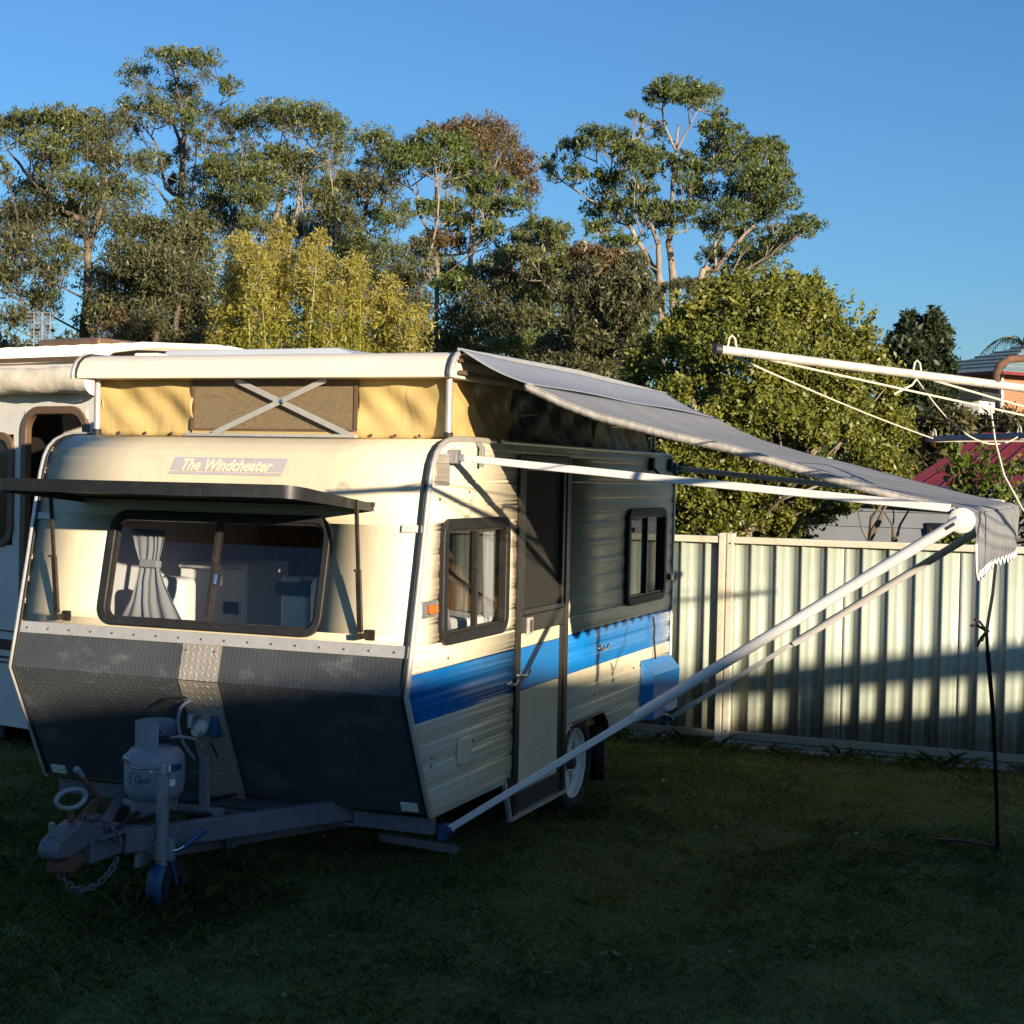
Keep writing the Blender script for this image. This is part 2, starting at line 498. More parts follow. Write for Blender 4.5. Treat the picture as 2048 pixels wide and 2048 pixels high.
class MB:
    def __init__(s):
        s.v, s.f = [], []

    def add(s, vs_, fs_):
        k = len(s.v)
        s.v.extend([tuple(map(float, p)) for p in vs_])
        s.f.extend([tuple(i + k for i in f) for f in fs_])
        return s

    def box(s, lo, hi):
        x0, y0, z0 = lo
        x1, y1, z1 = hi
        return s.add([(x0, y0, z0), (x1, y0, z0), (x1, y1, z0), (x0, y1, z0), (x0, y0, z1), (x1, y0, z1), (x1, y1, z1), (x0, y1, z1)],
                     [(0, 3, 2, 1), (4, 5, 6, 7), (0, 1, 5, 4), (1, 2, 6, 5), (2, 3, 7, 6), (3, 0, 4, 7)])

    def beam(s, p, q, w, h, hint=(0, 0, 1)):
        """square bar from p to q, w across, h along the hint"""
        p, q = np.asarray(p, float), np.asarray(q, float)
        d, sd_, u = frame_of(q - p, hint)
        vv = []
        for c in (p, q):
            for a, b in ((-1, -1), (1, -1), (1, 1), (-1, 1)):
                vv.append(c + sd_ * a * w / 2 + u * b * h / 2)
        return s.add(vv, [(3, 2, 1, 0), (4, 5, 6, 7), (0, 1, 5, 4), (1, 2, 6, 5), (2, 3, 7, 6), (3, 0, 4, 7)])

    def tube(s, path, r, n=10, cap=True):
        path = [np.asarray(p, float) for p in path]
        rs = r if hasattr(r, '__len__') else [r] * len(path)
        vv, ff = [], []
        _, sd_, u = frame_of(path[1] - path[0])
        for i, p in enumerate(path):
            a = path[max(0, i - 1)]
            b = path[min(len(path) - 1, i + 1)]
            d = unit(b - a)
            sd_ = unit(sd_ - d * (sd_ @ d))
            u = np.cross(sd_, d)
            for k in range(n):
                t = 2 * PI * k / n
                vv.append(p + (sd_ * math.cos(t) + u * math.sin(t)) * rs[i])
        m = len(path)
        for i in range(m - 1):
            for k in range(n):
                k2 = (k + 1) % n
                ff.append((i * n + k, (i + 1) * n + k, (i + 1) * n + k2, i * n + k2))
        if cap:
            ff.append(tuple(range(n)))
            ff.append(tuple((m - 1) * n + n - 1 - k for k in range(n)))
        return s.add(vv, ff)

    def lathe(s, prof, c, axis=(0, 0, 1), n=32, a0=0.0, a1=2 * PI):
        """prof: (radius, along) pairs"""
        c = np.asarray(c, float)
        d, sd_, u = frame_of(axis, (0, 1, 0) if abs(unit(axis)[1]) < 0.9 else (0, 0, 1))
        full = abs(a1 - a0 - 2 * PI) < 1e-6
        m = n if full else n + 1
        vv, ff = [], []
        for r, t in prof:
            for k in range(m):
                a = a0 + (a1 - a0) * k / n
                vv.append(c + d * t + (sd_ * math.cos(a) + u * math.sin(a)) * r)
        for i in range(len(prof) - 1):
            for k in range(n if full else n):
                k2 = (k + 1) % m if full else k + 1
                ff.append((i * m + k, i * m + k2, (i + 1) * m + k2, (i + 1) * m + k))
        return s.add(vv, ff)

    def prism(s, poly, o, u, v, n, t0, t1):
        """polygon in the (u,v) plane through o, extruded along n from t0 to t1"""
        o, u, v, n = (np.asarray(k, float) for k in (o, u, v, n))
        m = len(poly)
        vv = [o + u * a + v * b + n * t0 for a, b in poly] + [o + u * a + v * b + n * t1 for a, b in poly]
        ff = [tuple(range(m - 1, -1, -1)), tuple(range(m, 2 * m))]
        ff += [(i, (i + 1) % m, m + (i + 1) % m, m + i) for i in range(m)]
        return s.add(vv, ff)

    def ring(s, outer, inner, o, u, v, n, t0, t1):
        """flat frame between two outlines with equal point counts, with depth"""
        o, u, v, n = (np.asarray(k, float) for k in (o, u, v, n))
        m = len(outer)
        vv = []
        for pl, t in ((outer, t0), (outer, t1), (inner, t1), (inner, t0)):
            vv += [o + u * a + v * b + n * t for a, b in pl]
        ff = []
        for r in range(4):
            r2 = (r + 1) % 4
            for i in range(m):
                j = (i + 1) % m
                ff.append((r * m + i, r * m + j, r2 * m + j, r2 * m + i))
        return s.add(vv, ff)

    def grid(s, P):
        """P[i][j] points"""
        a, b = len(P), len(P[0])
        vv = [p for row in P for p in row]
        ff = [(i * b + j, i * b + j + 1, (i + 1) * b + j + 1, (i + 1) * b + j) for i in range(a - 1) for j in range(b - 1)]
        return s.add(vv, ff)

    def build(s, name, mat, parent=None, smooth=False, bevel=0.0, solid=0.0, merge=False, seg=2, off=-1.0):
        me = bpy.data.meshes.new(name)
        me.from_pydata(s.v, [], s.f)
        if merge:
            import bmesh
            bm = bmesh.new()
            bm.from_mesh(me)
            bmesh.ops.remove_doubles(bm, verts=bm.verts, dist=1e-5)
            bmesh.ops.recalc_face_normals(bm, faces=bm.faces)
            bm.to_mesh(me)
            bm.free()
        me.materials.append(MAT[mat])
        if smooth:
            me.shade_smooth()
            if smooth != 'all':
                me.set_sharp_from_angle(angle=math.radians(38))
        o = bpy.data.objects.new(name, me)
        COL.objects.link(o)
        if parent is not None:
            put_under(o, parent)
        if solid:
            md = o.modifiers.new("thickness", 'SOLIDIFY')
            md.thickness = solid
            md.offset = off
        if bevel:
            md = o.modifiers.new("bevel", 'BEVEL')
            md.width = bevel
            md.segments = seg
            md.limit_method = 'ANGLE'
        return o


def put_under(o, parent):
    o.parent = parent
    if parent.type == 'EMPTY' and not parent.get("_local"):
        o.matrix_parent_inverse = Matrix.Translation(-Vector(parent.location))


def thing(name, label, cat, loc=(0, 0, 0), group=None, rz=0.0, local=False):
    o = bpy.data.objects.new(name, None)
    o.empty_display_size = 0.1
    COL.objects.link(o)
    o.location = loc
    o.rotation_euler = (0, 0, rz)
    if local:
        o["_local"] = 1
    return tag(o, label, cat, group)


def tag(o, label, cat, group=None):
    o["label"] = label
    o["category"] = cat
    if group:
        o["group"] = group
    return o


def rrect(w, h, r, n=6, cx=0.0, cy=0.0):
    out = []
    for sx, sy, a0 in ((1, 1, 0), (-1, 1, PI / 2), (-1, -1, PI), (1, -1, 1.5 * PI)):
        for k in range(n + 1):
            a = a0 + PI / 2 * k / n
            out.append((cx + sx * (w / 2 - r) + r * math.cos(a), cy + sy * (h / 2 - r) + r * math.sin(a)))
    return out


def rows(zs, spans, pos):
    """skin made of strips: zs sorted levels, spans(z)->[(a,b)], pos(a,z)->point"""
    m = MB()
    for z0, z1 in zip(zs[:-1], zs[1:]):
        if z1 - z0 < 1e-6:
            continue
        e = (z1 - z0) * 1e-3
        A, B = spans(z0 + e), spans(z1 - e)
        if len(A) != len(B):
            A = B = spans((z0 + z1) / 2)
        for (a0, a1), (b0, b1) in zip(A, B):
            k = max(1, int(round((a1 - a0) / 0.5)))
            for i in range(k):
                f0, f1 = i / k, (i + 1) / k
                m.add([pos(a0 + (a1 - a0) * f0, z0), pos(a0 + (a1 - a0) * f1, z0), pos(b0 + (b1 - b0) * f1, z1), pos(b0 + (b1 - b0) * f0, z1)], [(0, 1, 2, 3)])
    return m


def cut(spans, a, b):
    out = []
    for s0, s1 in spans:
        if b <= s0 or a >= s1:
            out.append((s0, s1))
            continue
        if a > s0:
            out.append((s0, a))
        if b < s1:
            out.append((b, s1))
    return out


def quads_object(name, P, tone, mat, parent=None, kind=None, tri=False):
    """P: (n,k,3) separate faces with k corners, tone: (n,)"""
    n, k, _ = P.shape
    me = bpy.data.meshes.new(name)
    me.vertices.add(n * k)
    me.vertices.foreach_set("co", P.reshape(-1).astype(np.float32))
    me.loops.add(n * k)
    me.loops.foreach_set("vertex_index", np.arange(n * k, dtype=np.int32))
    me.polygons.add(n)
    me.polygons.foreach_set("loop_start", np.arange(0, n * k, k, dtype=np.int32))
    me.polygons.foreach_set("loop_total", np.full(n, k, dtype=np.int32))
    a = me.attributes.new("tone", 'FLOAT', 'POINT')
    a.data.foreach_set("value", np.repeat(tone, k).astype(np.float32))
    me.update(calc_edges=True)
    me.materials.append(MAT[mat])
    o = bpy.data.objects.new(name, me)
    COL.objects.link(o)
    if parent is not None:
        put_under(o, parent)
    if kind:
        o["kind"] = kind
    return o


def spline(pts, sub=5):
    """smooth curve through the points"""
    P = [np.asarray(p, float) for p in pts]
    P = [2 * P[0] - P[1]] + P + [2 * P[-1] - P[-2]]
    out = []
    for i in range(1, len(P) - 2):
        a, b, c, d = P[i - 1:i + 3]
        for k in range(sub):
            t = k / sub
            out.append(.5 * (2 * b + (c - a) * t + (2 * a - 5 * b + 4 * c - d) * t * t + (3 * b - a - 3 * c + d) * t ** 3))
    out.append(P[-2])
    return out


def sst(a, b, x):
    t = np.clip((x - a) / (b - a), 0, 1)
    return t * t * (3 - 2 * t)


# ------------------------------------------------------------------ ground
def gz(x, y):
    x = np.asarray(x, float)
    y = np.asarray(y, float)
    h = 0.055 * sst(1.9, 0.9, x) * sst(4.7, 3.4, y) * sst(-3.0, -1.0, y)
    h = h + 0.045 * sst(0.7, -0.1, x) * sst(1.2, 0.2, y) * sst(-3.0, -0.8, y)
    h = h + 0.012 * np.sin(x * 1.7 + y * 0.9) * np.sin(y * 1.3 - x * 0.4) * sst(12, 6, np.abs(y))
    h = h + 0.055 * np.maximum(0, y - 9.0) * sst(9, 20, y) * sst(700, 200, y)
    return h


def make_ground():
    fine = list(np.arange(-8, 8.01, 0.2))
    far = [10, 13, 17, 22, 30, 40, 55, 75, 100, 140, 200, 300, 500, 900, 1600, 3000]
    xs = [-f for f in far[::-1]] + fine + far
    m = MB()
    P = [[(x, y, float(gz(x, y))) for x in xs] for y in xs]
    m.grid(P)
    o = m.build("lawn", "lawn_soil", smooth='all')
    o["kind"] = "structure"


make_ground()


def make_grass():
    n = 260000
    x = rng.uniform(-4.6, 5.0, n)
    y = rng.uniform(-2.0, 4.97, n)
    # keep what the picture and a step to the side of it can see
    d = np.stack([x, y, np.zeros(n)], 1) - CAM
    dep = d @ FWD
    px = 1024 + FPX * (d @ RGT) / dep
    py = 1024 - FPX * (d @ UPV) / dep
    near = rng.uniform(0, 1, n) < np.clip(1.35 - 0.09 * (dep - 4), 0.45, 1)
    bare = np.sin(x * 2.1 + 1.3) * np.sin(y * 1.7 + x * 0.6) + 0.5 * np.sin(x * 5.3 - y * 4.1)
    shade = (np.abs(x) < 0.95) & (y > 0.45) & (y < 3.9)
    p = np.where(shade, 0.35, np.where(bare > 0.75, 0.5, 1.0))
    keep = (px > -420) & (px < 2470) & (py < 2330) & near & (rng.uniform(0, 1, n) < p)
    x, y, bare = x[keep], y[keep], bare[keep]
    n = len(x)
    tuft = 0.5 + 0.5 * np.sin(x * 7.1 + np.sin(y * 5.0) * 2) * np.sin(y * 6.3 + np.sin(x * 4.0) * 2)
    front = ((x < 0.5) & (y < 0.5)) * 0.5
    h = rng.uniform(0.010, 0.027, n) * (0.55 + 0.8 * tuft + 1.5 * front) * np.where(rng.uniform(0, 1, n) < .04, 1.8, 1.0) * (1 + 1.6 * sst(4.6, 4.86, y) + 1.2 * np.exp(-((x - .95) ** 2 + (y - 2.25) ** 2) / .09) + 1.3 * np.exp(-((x - .16) ** 2 + (y + .45) ** 2) / .05))
    a = rng.uniform(0, 2 * PI, n)
    lean = rng.uniform(0.4, 1.9, n) * h
    w = rng.uniform(0.0014, 0.0030, n)
    b = np.stack([x, y, gz(x, y) - 0.004], 1)
    side = np.stack([-np.sin(a), np.cos(a), np.zeros(n)], 1) * w[:, None]
    dirv = np.stack([np.cos(a), np.sin(a), np.zeros(n)], 1)
    mid = b + dirv * (lean * 0.35)[:, None] + V(0, 0, 1) * (h * 0.62)[:, None]
    tip = b + dirv * lean[:, None] + V(0, 0, 1) * h[:, None]
    P = np.stack([b - side, b + side, mid + side * 0.8, tip, mid - side * 0.8], 1)
    patch = 0.5 + 0.28 * np.sin(x * 1.1 + 0.7 * y) * np.sin(y * 1.6 - 0.5 * x) + 0.12 * np.sin(x * 3.7 + y * 2.9)
    tone = np.clip(patch * 0.62 + rng.normal(0.07, 0.21, n) + np.where(bare > 0.75, 0.18, 0), 0, 0.9)
    dry = rng.uniform(0, 1, n) < 0.05
    tone = np.where(dry, rng.uniform(0.9, 1, n), tone)
    o = quads_object("grass", P, tone, "grass_blade", kind="stuff")
    tag(o, "short mown green lawn grass in shade around the caravan", "grass")


make_grass()


def fallen_leaves():
    n = 260
    x, y = rng.uniform(-2.5, 4.2, n), rng.uniform(-1.3, 4.7, n)
    c = np.stack([x, y, gz(x, y) + .022], 1)
    P = leaf_cloud(c, .055, .38, 0.0)
    P[:, :, 2] = c[:, None, 2] + (P[:, :, 2] - c[:, None, 2]) * .35
    o = quads_object("fallen_leaves", P, rng.uniform(.3, 1, n), "dead_leaf", kind="stuff")
    tag(o, "dry brown leaves scattered on the lawn", "leaves")


# ------------------------------------------------------------------ caravan body
PROF = [(.42, .258), (.955, 0.0), (1.129, .041), (1.484, .118), (1.75, .172), (1.85, .194), (1.92, .218), (1.965, .248), (1.998, .292), (2.018, .345), (2.03, .41)]
PZ = [p[0] for p in PROF]
PY = [p[1] for p in PROF]
REAR = ([.42, .75, 1.85, 1.97, 2.03], [3.86, 4.0, 4.0, 3.97, 3.88])


def fy(z):
    return float(np.interp(z, PZ, PY))


def ry(z):
    return float(np.interp(z, *REAR))


van = thing("pop_top_caravan", "cream and blue pop-top caravan with its roof raised, dark chequer plate nose and drawbar", "caravan", (0, 2.0, 0))

WIN1 = (.325, 1.065, 1.15, 1.67)     # y0 y1 z0 z1 of the opening in the door side
WIN2 = (2.985, 3.775, 1.135, 1.685)
DOOR = (1.215, 1.965, .222, 1.982)
ARCH = (1.985, 2.70, .555)


def arch_half(z):
    """half width of the wheel arch at height z"""
    c, hw, top = (ARCH[0] + ARCH[1]) / 2, (ARCH[1] - ARCH[0]) / 2, ARCH[2]
    if z <= .42:
        return hw
    t = (z - .42) / (top - .42)
    return hw * (1 - 0.36 * t ** 2.4) if t < 1 else 0


def side_spans(z, openings=True):
    s = [(fy(z), ry(z))]
    if z < .555:
        c = (ARCH[0] + ARCH[1]) / 2
        hw = arch_half(z)
        s = cut(s, c - hw, c + hw)
    if openings:
        for a, b, z0, z1 in (WIN1, WIN2, DOOR):
            if z0 < z < z1:
                s = cut(s, a, b)
    return s


def groove(z):
    """pressed ribs of the aluminium cladding"""
    t = ((z - .42) % 0.101) / 0.101
    d = 0.0
    for c, w, h in ((0.10, 0.05, -0.0085), (0.26, 0.045, -0.006), (0.62, 0.04, 0.003)):
        d += h * math.exp(-((t - c) / w) ** 2)
    return d


def side(sgn, z0, z1, name, mat, openings=True):
    zs = set(np.round(np.arange(z0, z1 + 1e-6, 0.0085), 4)) | {z0, z1}
    for q in (WIN1[2], WIN1[3], WIN2[2], WIN2[3], DOOR[3], .555, *PZ):
        if z0 < q < z1:
            zs.add(q)
    m = rows(sorted(zs), lambda z: side_spans(z, openings), lambda y, z: (sgn * (1.0 + groove(z)), y, z))
    return m.build(name, mat, van, solid=0.012, merge=True, smooth='all', off=-1.0 if sgn > 0 else -1.0)


for sgn in (1, -1):
    side(sgn, 1.036, 2.03, "upper_cladding", "cream_paint", sgn > 0)
    side(sgn, .828, 1.036, "blue_stripe", "blue_paint", sgn > 0)
    side(sgn, .42, .828, "lower_cladding", "cream_paint", sgn > 0)

# nose: upper cream panel with the window opening
FW = (-.535, .535, 1.195, 1.655)
zs = sorted(set(np.round(np.linspace(1.129, 1.85, 12), 4)) | {FW[2], FW[3]} | set(np.linspace(1.85, 2.03, 22)))
m = rows(zs, lambda z: cut([(-1.0, 1.0)], FW[0], FW[1]) if FW[2] < z < FW[3] else [(-1.0, 1.0)], lambda x, z: (x, fy(z), z))
m.add([(-1, .41, 2.03), (1, .41, 2.03), (1, .56, 2.034), (-1, .56, 2.034)], [(0, 1, 2, 3)])
m.build("nose_panel", "cream_smooth", van, solid=0.012, merge=True, smooth='all')
# roof deck round the canvas and the back wall, floor, inner lining
MB().box((-.985, .56, 2.012), (.985, .60, 2.033)).box((.90, .60, 2.012), (.985, 3.86, 2.033)).box((-.985, .60, 2.012), (-.90, 3.86, 2.033)).box((-.90, 3.70, 2.012), (.90, 3.86, 2.033)).build("roof_deck", "cream_smooth", van)
m = MB()
zr = [.42, .75, 1.3, 1.85, 1.97, 2.03]
m.grid([[(x, ry(z) - .004, z) for x in (-.998, 0, .998)] for z in zr])
m.build("back_wall", "cream_paint", van, solid=0.012, smooth=True)
MB().box((-.98, .30, .425), (.98, 1.90, .46)).box((-.60, 1.90, .425), (.60, 2.80, .46)).box((-.98, 2.80, .425), (.98, 3.86, .46)).box((-.98, 1.92, .60), (-.60, 2.78, .62)).box((.60, 1.92, .60), (.98, 2.78, .62)).build("floor", "interior_wall", van)
MB().box((-.98, .36, .46), (-.965, 3.85, 2.0)).box((-.95, 3.80, .46), (.95, 3.815, 2.0)).build("inner_lining", "interior_wall", van)

# chequer plate: three flat bends across the nose
def nose_strip(z0, z1, x0, x1, off):
    a, b = V(fy(z0), z0), V(fy(z1), z1)
    d = unit(b - a)
    nrm = V(-d[1], d[0])
    if nrm[0] > 0:
        nrm = -nrm
    A, B = a + nrm * off, b + nrm * off
    return [(x0, A[0], A[1]), (x1, A[0], A[1]), (x1, B[0], B[1]), (x0, B[0], B[1])]


m = MB()
for z0, z1 in ((.42, .955), (.955, 1.129)):
    m.add(nose_strip(z0, z1, -.997, .997, .004), [(0, 1, 2, 3)])
m.build("stone_guard", "checker_grey", van, solid=0.004, merge=True)
m = MB()
for z0, z1 in ((.405, .955), (.955, 1.112)):
    m.add(nose_strip(z0, z1, -.097, .099, .009), [(0, 1, 2, 3)])
m.build("tread_plate", "checker_bare", van, solid=0.003, merge=True)
m = MB().add(nose_strip(1.108, 1.16, -1.0, 1.0, .012), [(0, 1, 2, 3)])
band = m.build("joint_strip", "aluminium", van, solid=0.006, bevel=0.002)
for k in range(17):
    x = -.94 + k * .117
    z = 1.134
    MB().lathe([(0.0001, .006), (.004, .005), (.0065, 0)], (x, fy(z) - .014, z), (0, -1, .12), 8).build("rivet", "chrome", band, smooth=True)
for x in (-.075, 0.07):
    for z in (1.085,):
        MB().lathe([(0.0001, .005), (.004, .004), (.006, 0)], (x, fy(z) - .012, z), (0, -1, .12), 8).build("rivet", "chrome", van, smooth=True)

# edge mouldings following the profile
for sgn in (1, -1):
    pts = [(p[1], p[0]) for p in PROF] + [(.56, 2.036), (.9, 2.036)]
    m = MB()
    for mat_w, off, r in (("chrome", 0, .013),):
        m.tube([(sgn * 1.004, y - .004, z) for y, z in pts], .0125, 8)
    mo = m.build("edge_moulding", "aluminium", van, smooth=True)
    MB().tube([(sgn * 0.985, y - .012, z) for y, z in pts[:-1]], .006, 6).build("rubber_insert", "black_rubber", mo, smooth=True)
    MB().tube([(sgn * 1.003, y, z) for y, z in ((3.86, .42), (4.0, .75), (4.0, 1.85), (3.97, 1.97), (3.88, 2.036), (3.0, 2.036), (1.0, 2.036))], .011, 8).build("rear_moulding", "aluminium", van, smooth=True)
    MB().beam((sgn * 1.004, .26, .415), (sgn * 1.004, 1.09 if sgn > 0 else ARCH[0], .415), .016, .022).build("skirt_rail", "aluminium", van)
    MB().beam((sgn * 1.004, ARCH[1], .415), (sgn * 1.004, 3.86, .415), .016, .022).build("skirt_rail", "aluminium", van)


# ------------------------------------------------------------------ windows
def window(parent, o, u, v, n, w, h, r, fw, name="window", mullions=(0.0,), latch=True, glass="window_glass", frame="black_rubber", gauge=0.02):
    """frame, two panes and a centre bar; n points outwards"""
    out, inn = rrect(w, h, r), rrect(w - 2 * fw, h - 2 * fw, max(.01, r - fw))
    fr = MB().ring(out, inn, o, u, v, n, -.012, gauge).build(name, frame, parent, bevel=.005, smooth=True)
    in2 = rrect(w - 2 * fw - .018, h - 2 * fw - .018, max(.008, r - fw - .009))
    MB().ring(rrect(w - 2 * fw + .002, h - 2 * fw + .002, max(.01, r - fw)), in2, o, u, v, n, -.012, gauge - .012).build("inner_frame", "bronze_frame", fr, smooth=True)
    xs = [-(w / 2 - fw - .004)] + list(mullions) + [w / 2 - fw - .004]
    hh = h / 2 - fw - .004
    rr = max(.008, r - fw - .004)
    for i, (a, b) in enumerate(zip(xs[:-1], xs[1:])):
        full = rrect(xs[-1] - xs[0], 2 * hh, rr, cx=(xs[0] + xs[-1]) / 2)
        poly = [(min(max(p, a), b), q) for p, q in full]
        pp = []
        for q in poly:
            if not pp or abs(q[0] - pp[-1][0]) + abs(q[1] - pp[-1][1]) > 1e-6:
                pp.append(q)
        MB().prism(pp, o, u, v, n, -.006 - .004 * i, -.003 - .004 * i).build("pane", glass, fr)
    for a in mullions:
        oo = np.asarray(o, float)
        MB().add(*boxuv(oo, u, v, n, a - .011, a + .011, -hh, hh, -.011, gauge - .008)).build("centre_bar", "bronze_frame", fr, bevel=.002)
    return fr


def boxuv(o, u, v, n, a0, a1, b0, b1, t0, t1):
    o, u, v, n = (np.asarray(k, float) for k in (o, u, v, n))
    vv = [o + u * a + v * b + n * t for t in (t0, t1) for a, b in ((a0, b0), (a1, b0), (a1, b1), (a0, b1))]
    return vv, [(3, 2, 1, 0), (4, 5, 6, 7), (0, 1, 5, 4), (1, 2, 6, 5), (2, 3, 7, 6), (3, 0, 4, 7)]


fv = unit(V(0, fy(1.655) - fy(1.195), 1.655 - 1.195))
fn = V(0, -fv[2], fv[1])
fo = V(0.003, fy(1.425), 1.425)
fwin = window(van, fo, V(1, 0, 0), fv, fn, 1.135, .525, .085, .034, mullions=(0.0,), gauge=.022)
MB().add(*boxuv(fo, V(1, 0, 0), fv, fn, .014, .03, -.06, -.01, 0, .02)).build("latch", "chrome", fwin, bevel=.003)
ux, uy, uz = V(1, 0, 0), V(0, 1, 0), V(0, 0, 1)
w1 = window(van, V(1.0, (WIN1[0] + WIN1[1]) / 2, (WIN1[2] + WIN1[3]) / 2), uy, uz, ux, WIN1[1] - WIN1[0] + .03, WIN1[3] - WIN1[2] + .03, .085, .05, gauge=.024)
w2 = window(van, V(1.0, (WIN2[0] + WIN2[1]) / 2, (WIN2[2] + WIN2[3]) / 2), uy, uz, ux, WIN2[1] - WIN2[0] + .03, WIN2[3] - WIN2[2] + .03, .085, .05, gauge=.024)


# ------------------------------------------------------------------ door and step well
def panel(name, mat, y0, y1, z0, z1, t0, t1, parent, bevel=.003):
    return MB().box((t0, y0, z0), (t1, y1, z1)).build(name, mat, parent, bevel=bevel)


dy0, dy1, dz0, dz1 = DOOR
dfr = MB().box((.94, dy0, dz0), (1.012, dy0 + .06, dz1)).box((.94, dy1 - .06, dz0), (1.012, dy1, dz1)).box((.94, dy0 + .06, dz1 - .035), (1.012, dy1 - .06, dz1)).build("door_frame", "bronze_frame", van, bevel=.004)
door = panel("door", "cream_smooth", 1.285, 1.845, .33, 1.036 - .21, .975, 1.004, van)
panel("blue_door_stripe", "blue_paint", 1.285, 1.845, .829, 1.035, .974, 1.0045, door)
panel("cream_door_strip", "cream_smooth", 1.285, 1.845, 1.037, 1.105, .975, 1.004, door)
panel("mid_rail", "bronze_frame", 1.278, 1.90, 1.107, 1.192, .972, 1.007, door)
panel("kick_panel", "plastic_dark", 1.278, 1.903, .228, .326, .974, 1.003, door)
panel("lock_stile", "bronze_frame", 1.848, 1.903, .33, 1.105, .974, 1.006, door)
scr = MB().box((.975, 1.278, 1.194), (1.006, 1.318, 1.945)).box((.975, 1.86, 1.194), (1.006, 1.903, 1.945)).box((.975, 1.318, 1.905), (1.006, 1.86, 1.945)).box((.975, 1.318, 1.194), (1.006, 1.86, 1.222)).build("screen_frame", "bronze_frame", door, bevel=.003)
MB().box((.988, 1.318, 1.222), (.990, 1.86, 1.905)).build("fly_screen", "screen_gauze", door)
MB().box((1.007, 1.345, 1.098), (1.020, 1.415, 1.182)).build("lock_plate", "aluminium", door, bevel=.003)
MB().box((1.020, 1.372, 1.11), (1.026, 1.388, 1.168)).build("lock_slot", "plastic_dark", door)
for k in range(3):
    for j in range(4):
        MB().lathe([(.0001, .006), (.008, .004), (.011, 0)], (1.004, 1.36 + k * .15 + .05, .50 + j * .032), (1, 0, 0), 8).build("louvre", "cream_smooth", door, smooth=True)
hk = MB().tube([(1.02, 1.262, .905), (1.05, 1.262, .905), (1.05, 1.30, .93)], .008, 8).lathe([(.0001, .008), (.018, .006), (.02, 0)], (1.012, 1.262, .905), (1, 0, 0), 12).build("door_handle", "chrome", van, smooth=True)
MB().tube([(1.0, 1.165, .873), (1.035, 1.165, .873), (1.035, 1.20, .90)], .007, 8).lathe([(.0001, .008), (.016, .006), (.018, 0)], (1.0, 1.165, .873), (1, 0, 0), 12).build("door_catch", "chrome", van, smooth=True)
MB().tube([(1.0, 2.55, .915), (1.035, 2.55, .915), (1.035, 2.59, .935)], .008, 8).lathe([(.0001, .008), (.018, .006), (.02, 0)], (1.0, 2.55, .915), (1, 0, 0), 12).build("tie_hook", "chrome", van, smooth=True)
well = MB()
well.add([(1.0, 1.10, .42), (1.0, 1.20, .42), (1.0, 1.20, .215), (1.0, 1.185, .215)], [(0, 1, 2, 3)])
well.add([(1.0, 1.185, .215), (1.0, 1.10, .42), (.87, 1.10, .42), (.87, 1.185, .215)], [(0, 1, 2, 3)])
well.add([(1.0, 1.185, .215), (.87, 1.185, .215), (.87, 1.98, .215), (1.0, 1.98, .215)], [(0, 1, 2, 3)])
well.add([(.87, 1.10, .42), (.87, 1.98, .42), (.87, 1.98, .215), (.87, 1.185, .215)], [(0, 1, 2, 3)])
well.add([(1.0, 1.98, .215), (.87, 1.98, .215), (.87, 1.98, .42), (1.0, 1.98, .42)], [(0, 1, 2, 3)])
well.build("step_well", "bronze_frame", van, solid=.012)
MB().beam((1.006, 1.185, .213), (1.006, 1.985, .213), .02, .02).beam((1.006, 1.095, .422), (1.006, 1.185, .213), .02, .02).build("step_well_trim", "aluminium", van)

# ------------------------------------------------------------------ interior seen through the glass
MB().box((-.77, 1.0, .46), (-.37, 1.42, 1.405)).build("fridge_cabinet", "laminate_white", van, bevel=.01)
MB().box((-.50, .985, 1.15), (-.42, 1.0, 1.21)).build("power_socket", "plastic_dark", van)
MB().box((-.76, .975, 1.375), (-.40, .999, 1.388)).build("cabinet_handle", "chrome", van)
MB().box((-.55, .40, .46), (-.36, .55, 1.365)).build("seat_back", "laminate_white", van, bevel=.04, seg=4)
MB().box((.085, .55, .46), (.215, .80, 1.30)).build("side_cupboard", "laminate_white", van, bevel=.01)
MB().box((.065, .53, 1.302), (.235, .82, 1.355)).build("side_shelf", "plastic_dark", van, bevel=.004)
MB().box((.08, .56, 1.357), (.18, .70, 1.385)).build("folded_towel", "rope", van, bevel=.01)
MB().box((.25, .50, .90), (.40, .62, 1.40)).build("cushion", "laminate_white", van, bevel=.05, seg=4)
MB().box((.40, 2.2, .46), (.93, 2.75, 1.33)).build("bench_cupboard", "interior_wood", van, bevel=.006)
MB().box((.38, 2.18, 1.33), (.94, 2.77, 1.36)).build("bench_top", "plastic_dark", van, bevel=.004)
MB().box((.45, .75, .46), (.95, 1.15, 1.22)).build("bench_seat", "laminate_white", van, bevel=.02)
MB().box((.50, 2.25, 1.36), (.68, 2.5, 1.47)).build("bread_box", "interior_wood", van, bevel=.02)
for k in range(14):
    y = 2.1 + k * .055
    MB().box((-.95, y, .5), (-.93, y + .045, 1.9)).build("wall_slat", "interior_wood", van)
for k in range(11):
    y = 1.18 + k * .05
    MB().box((.30, y + .6, .95), (.325, y + .64, 1.60)).build("blind_slat", "interior_wood", van)


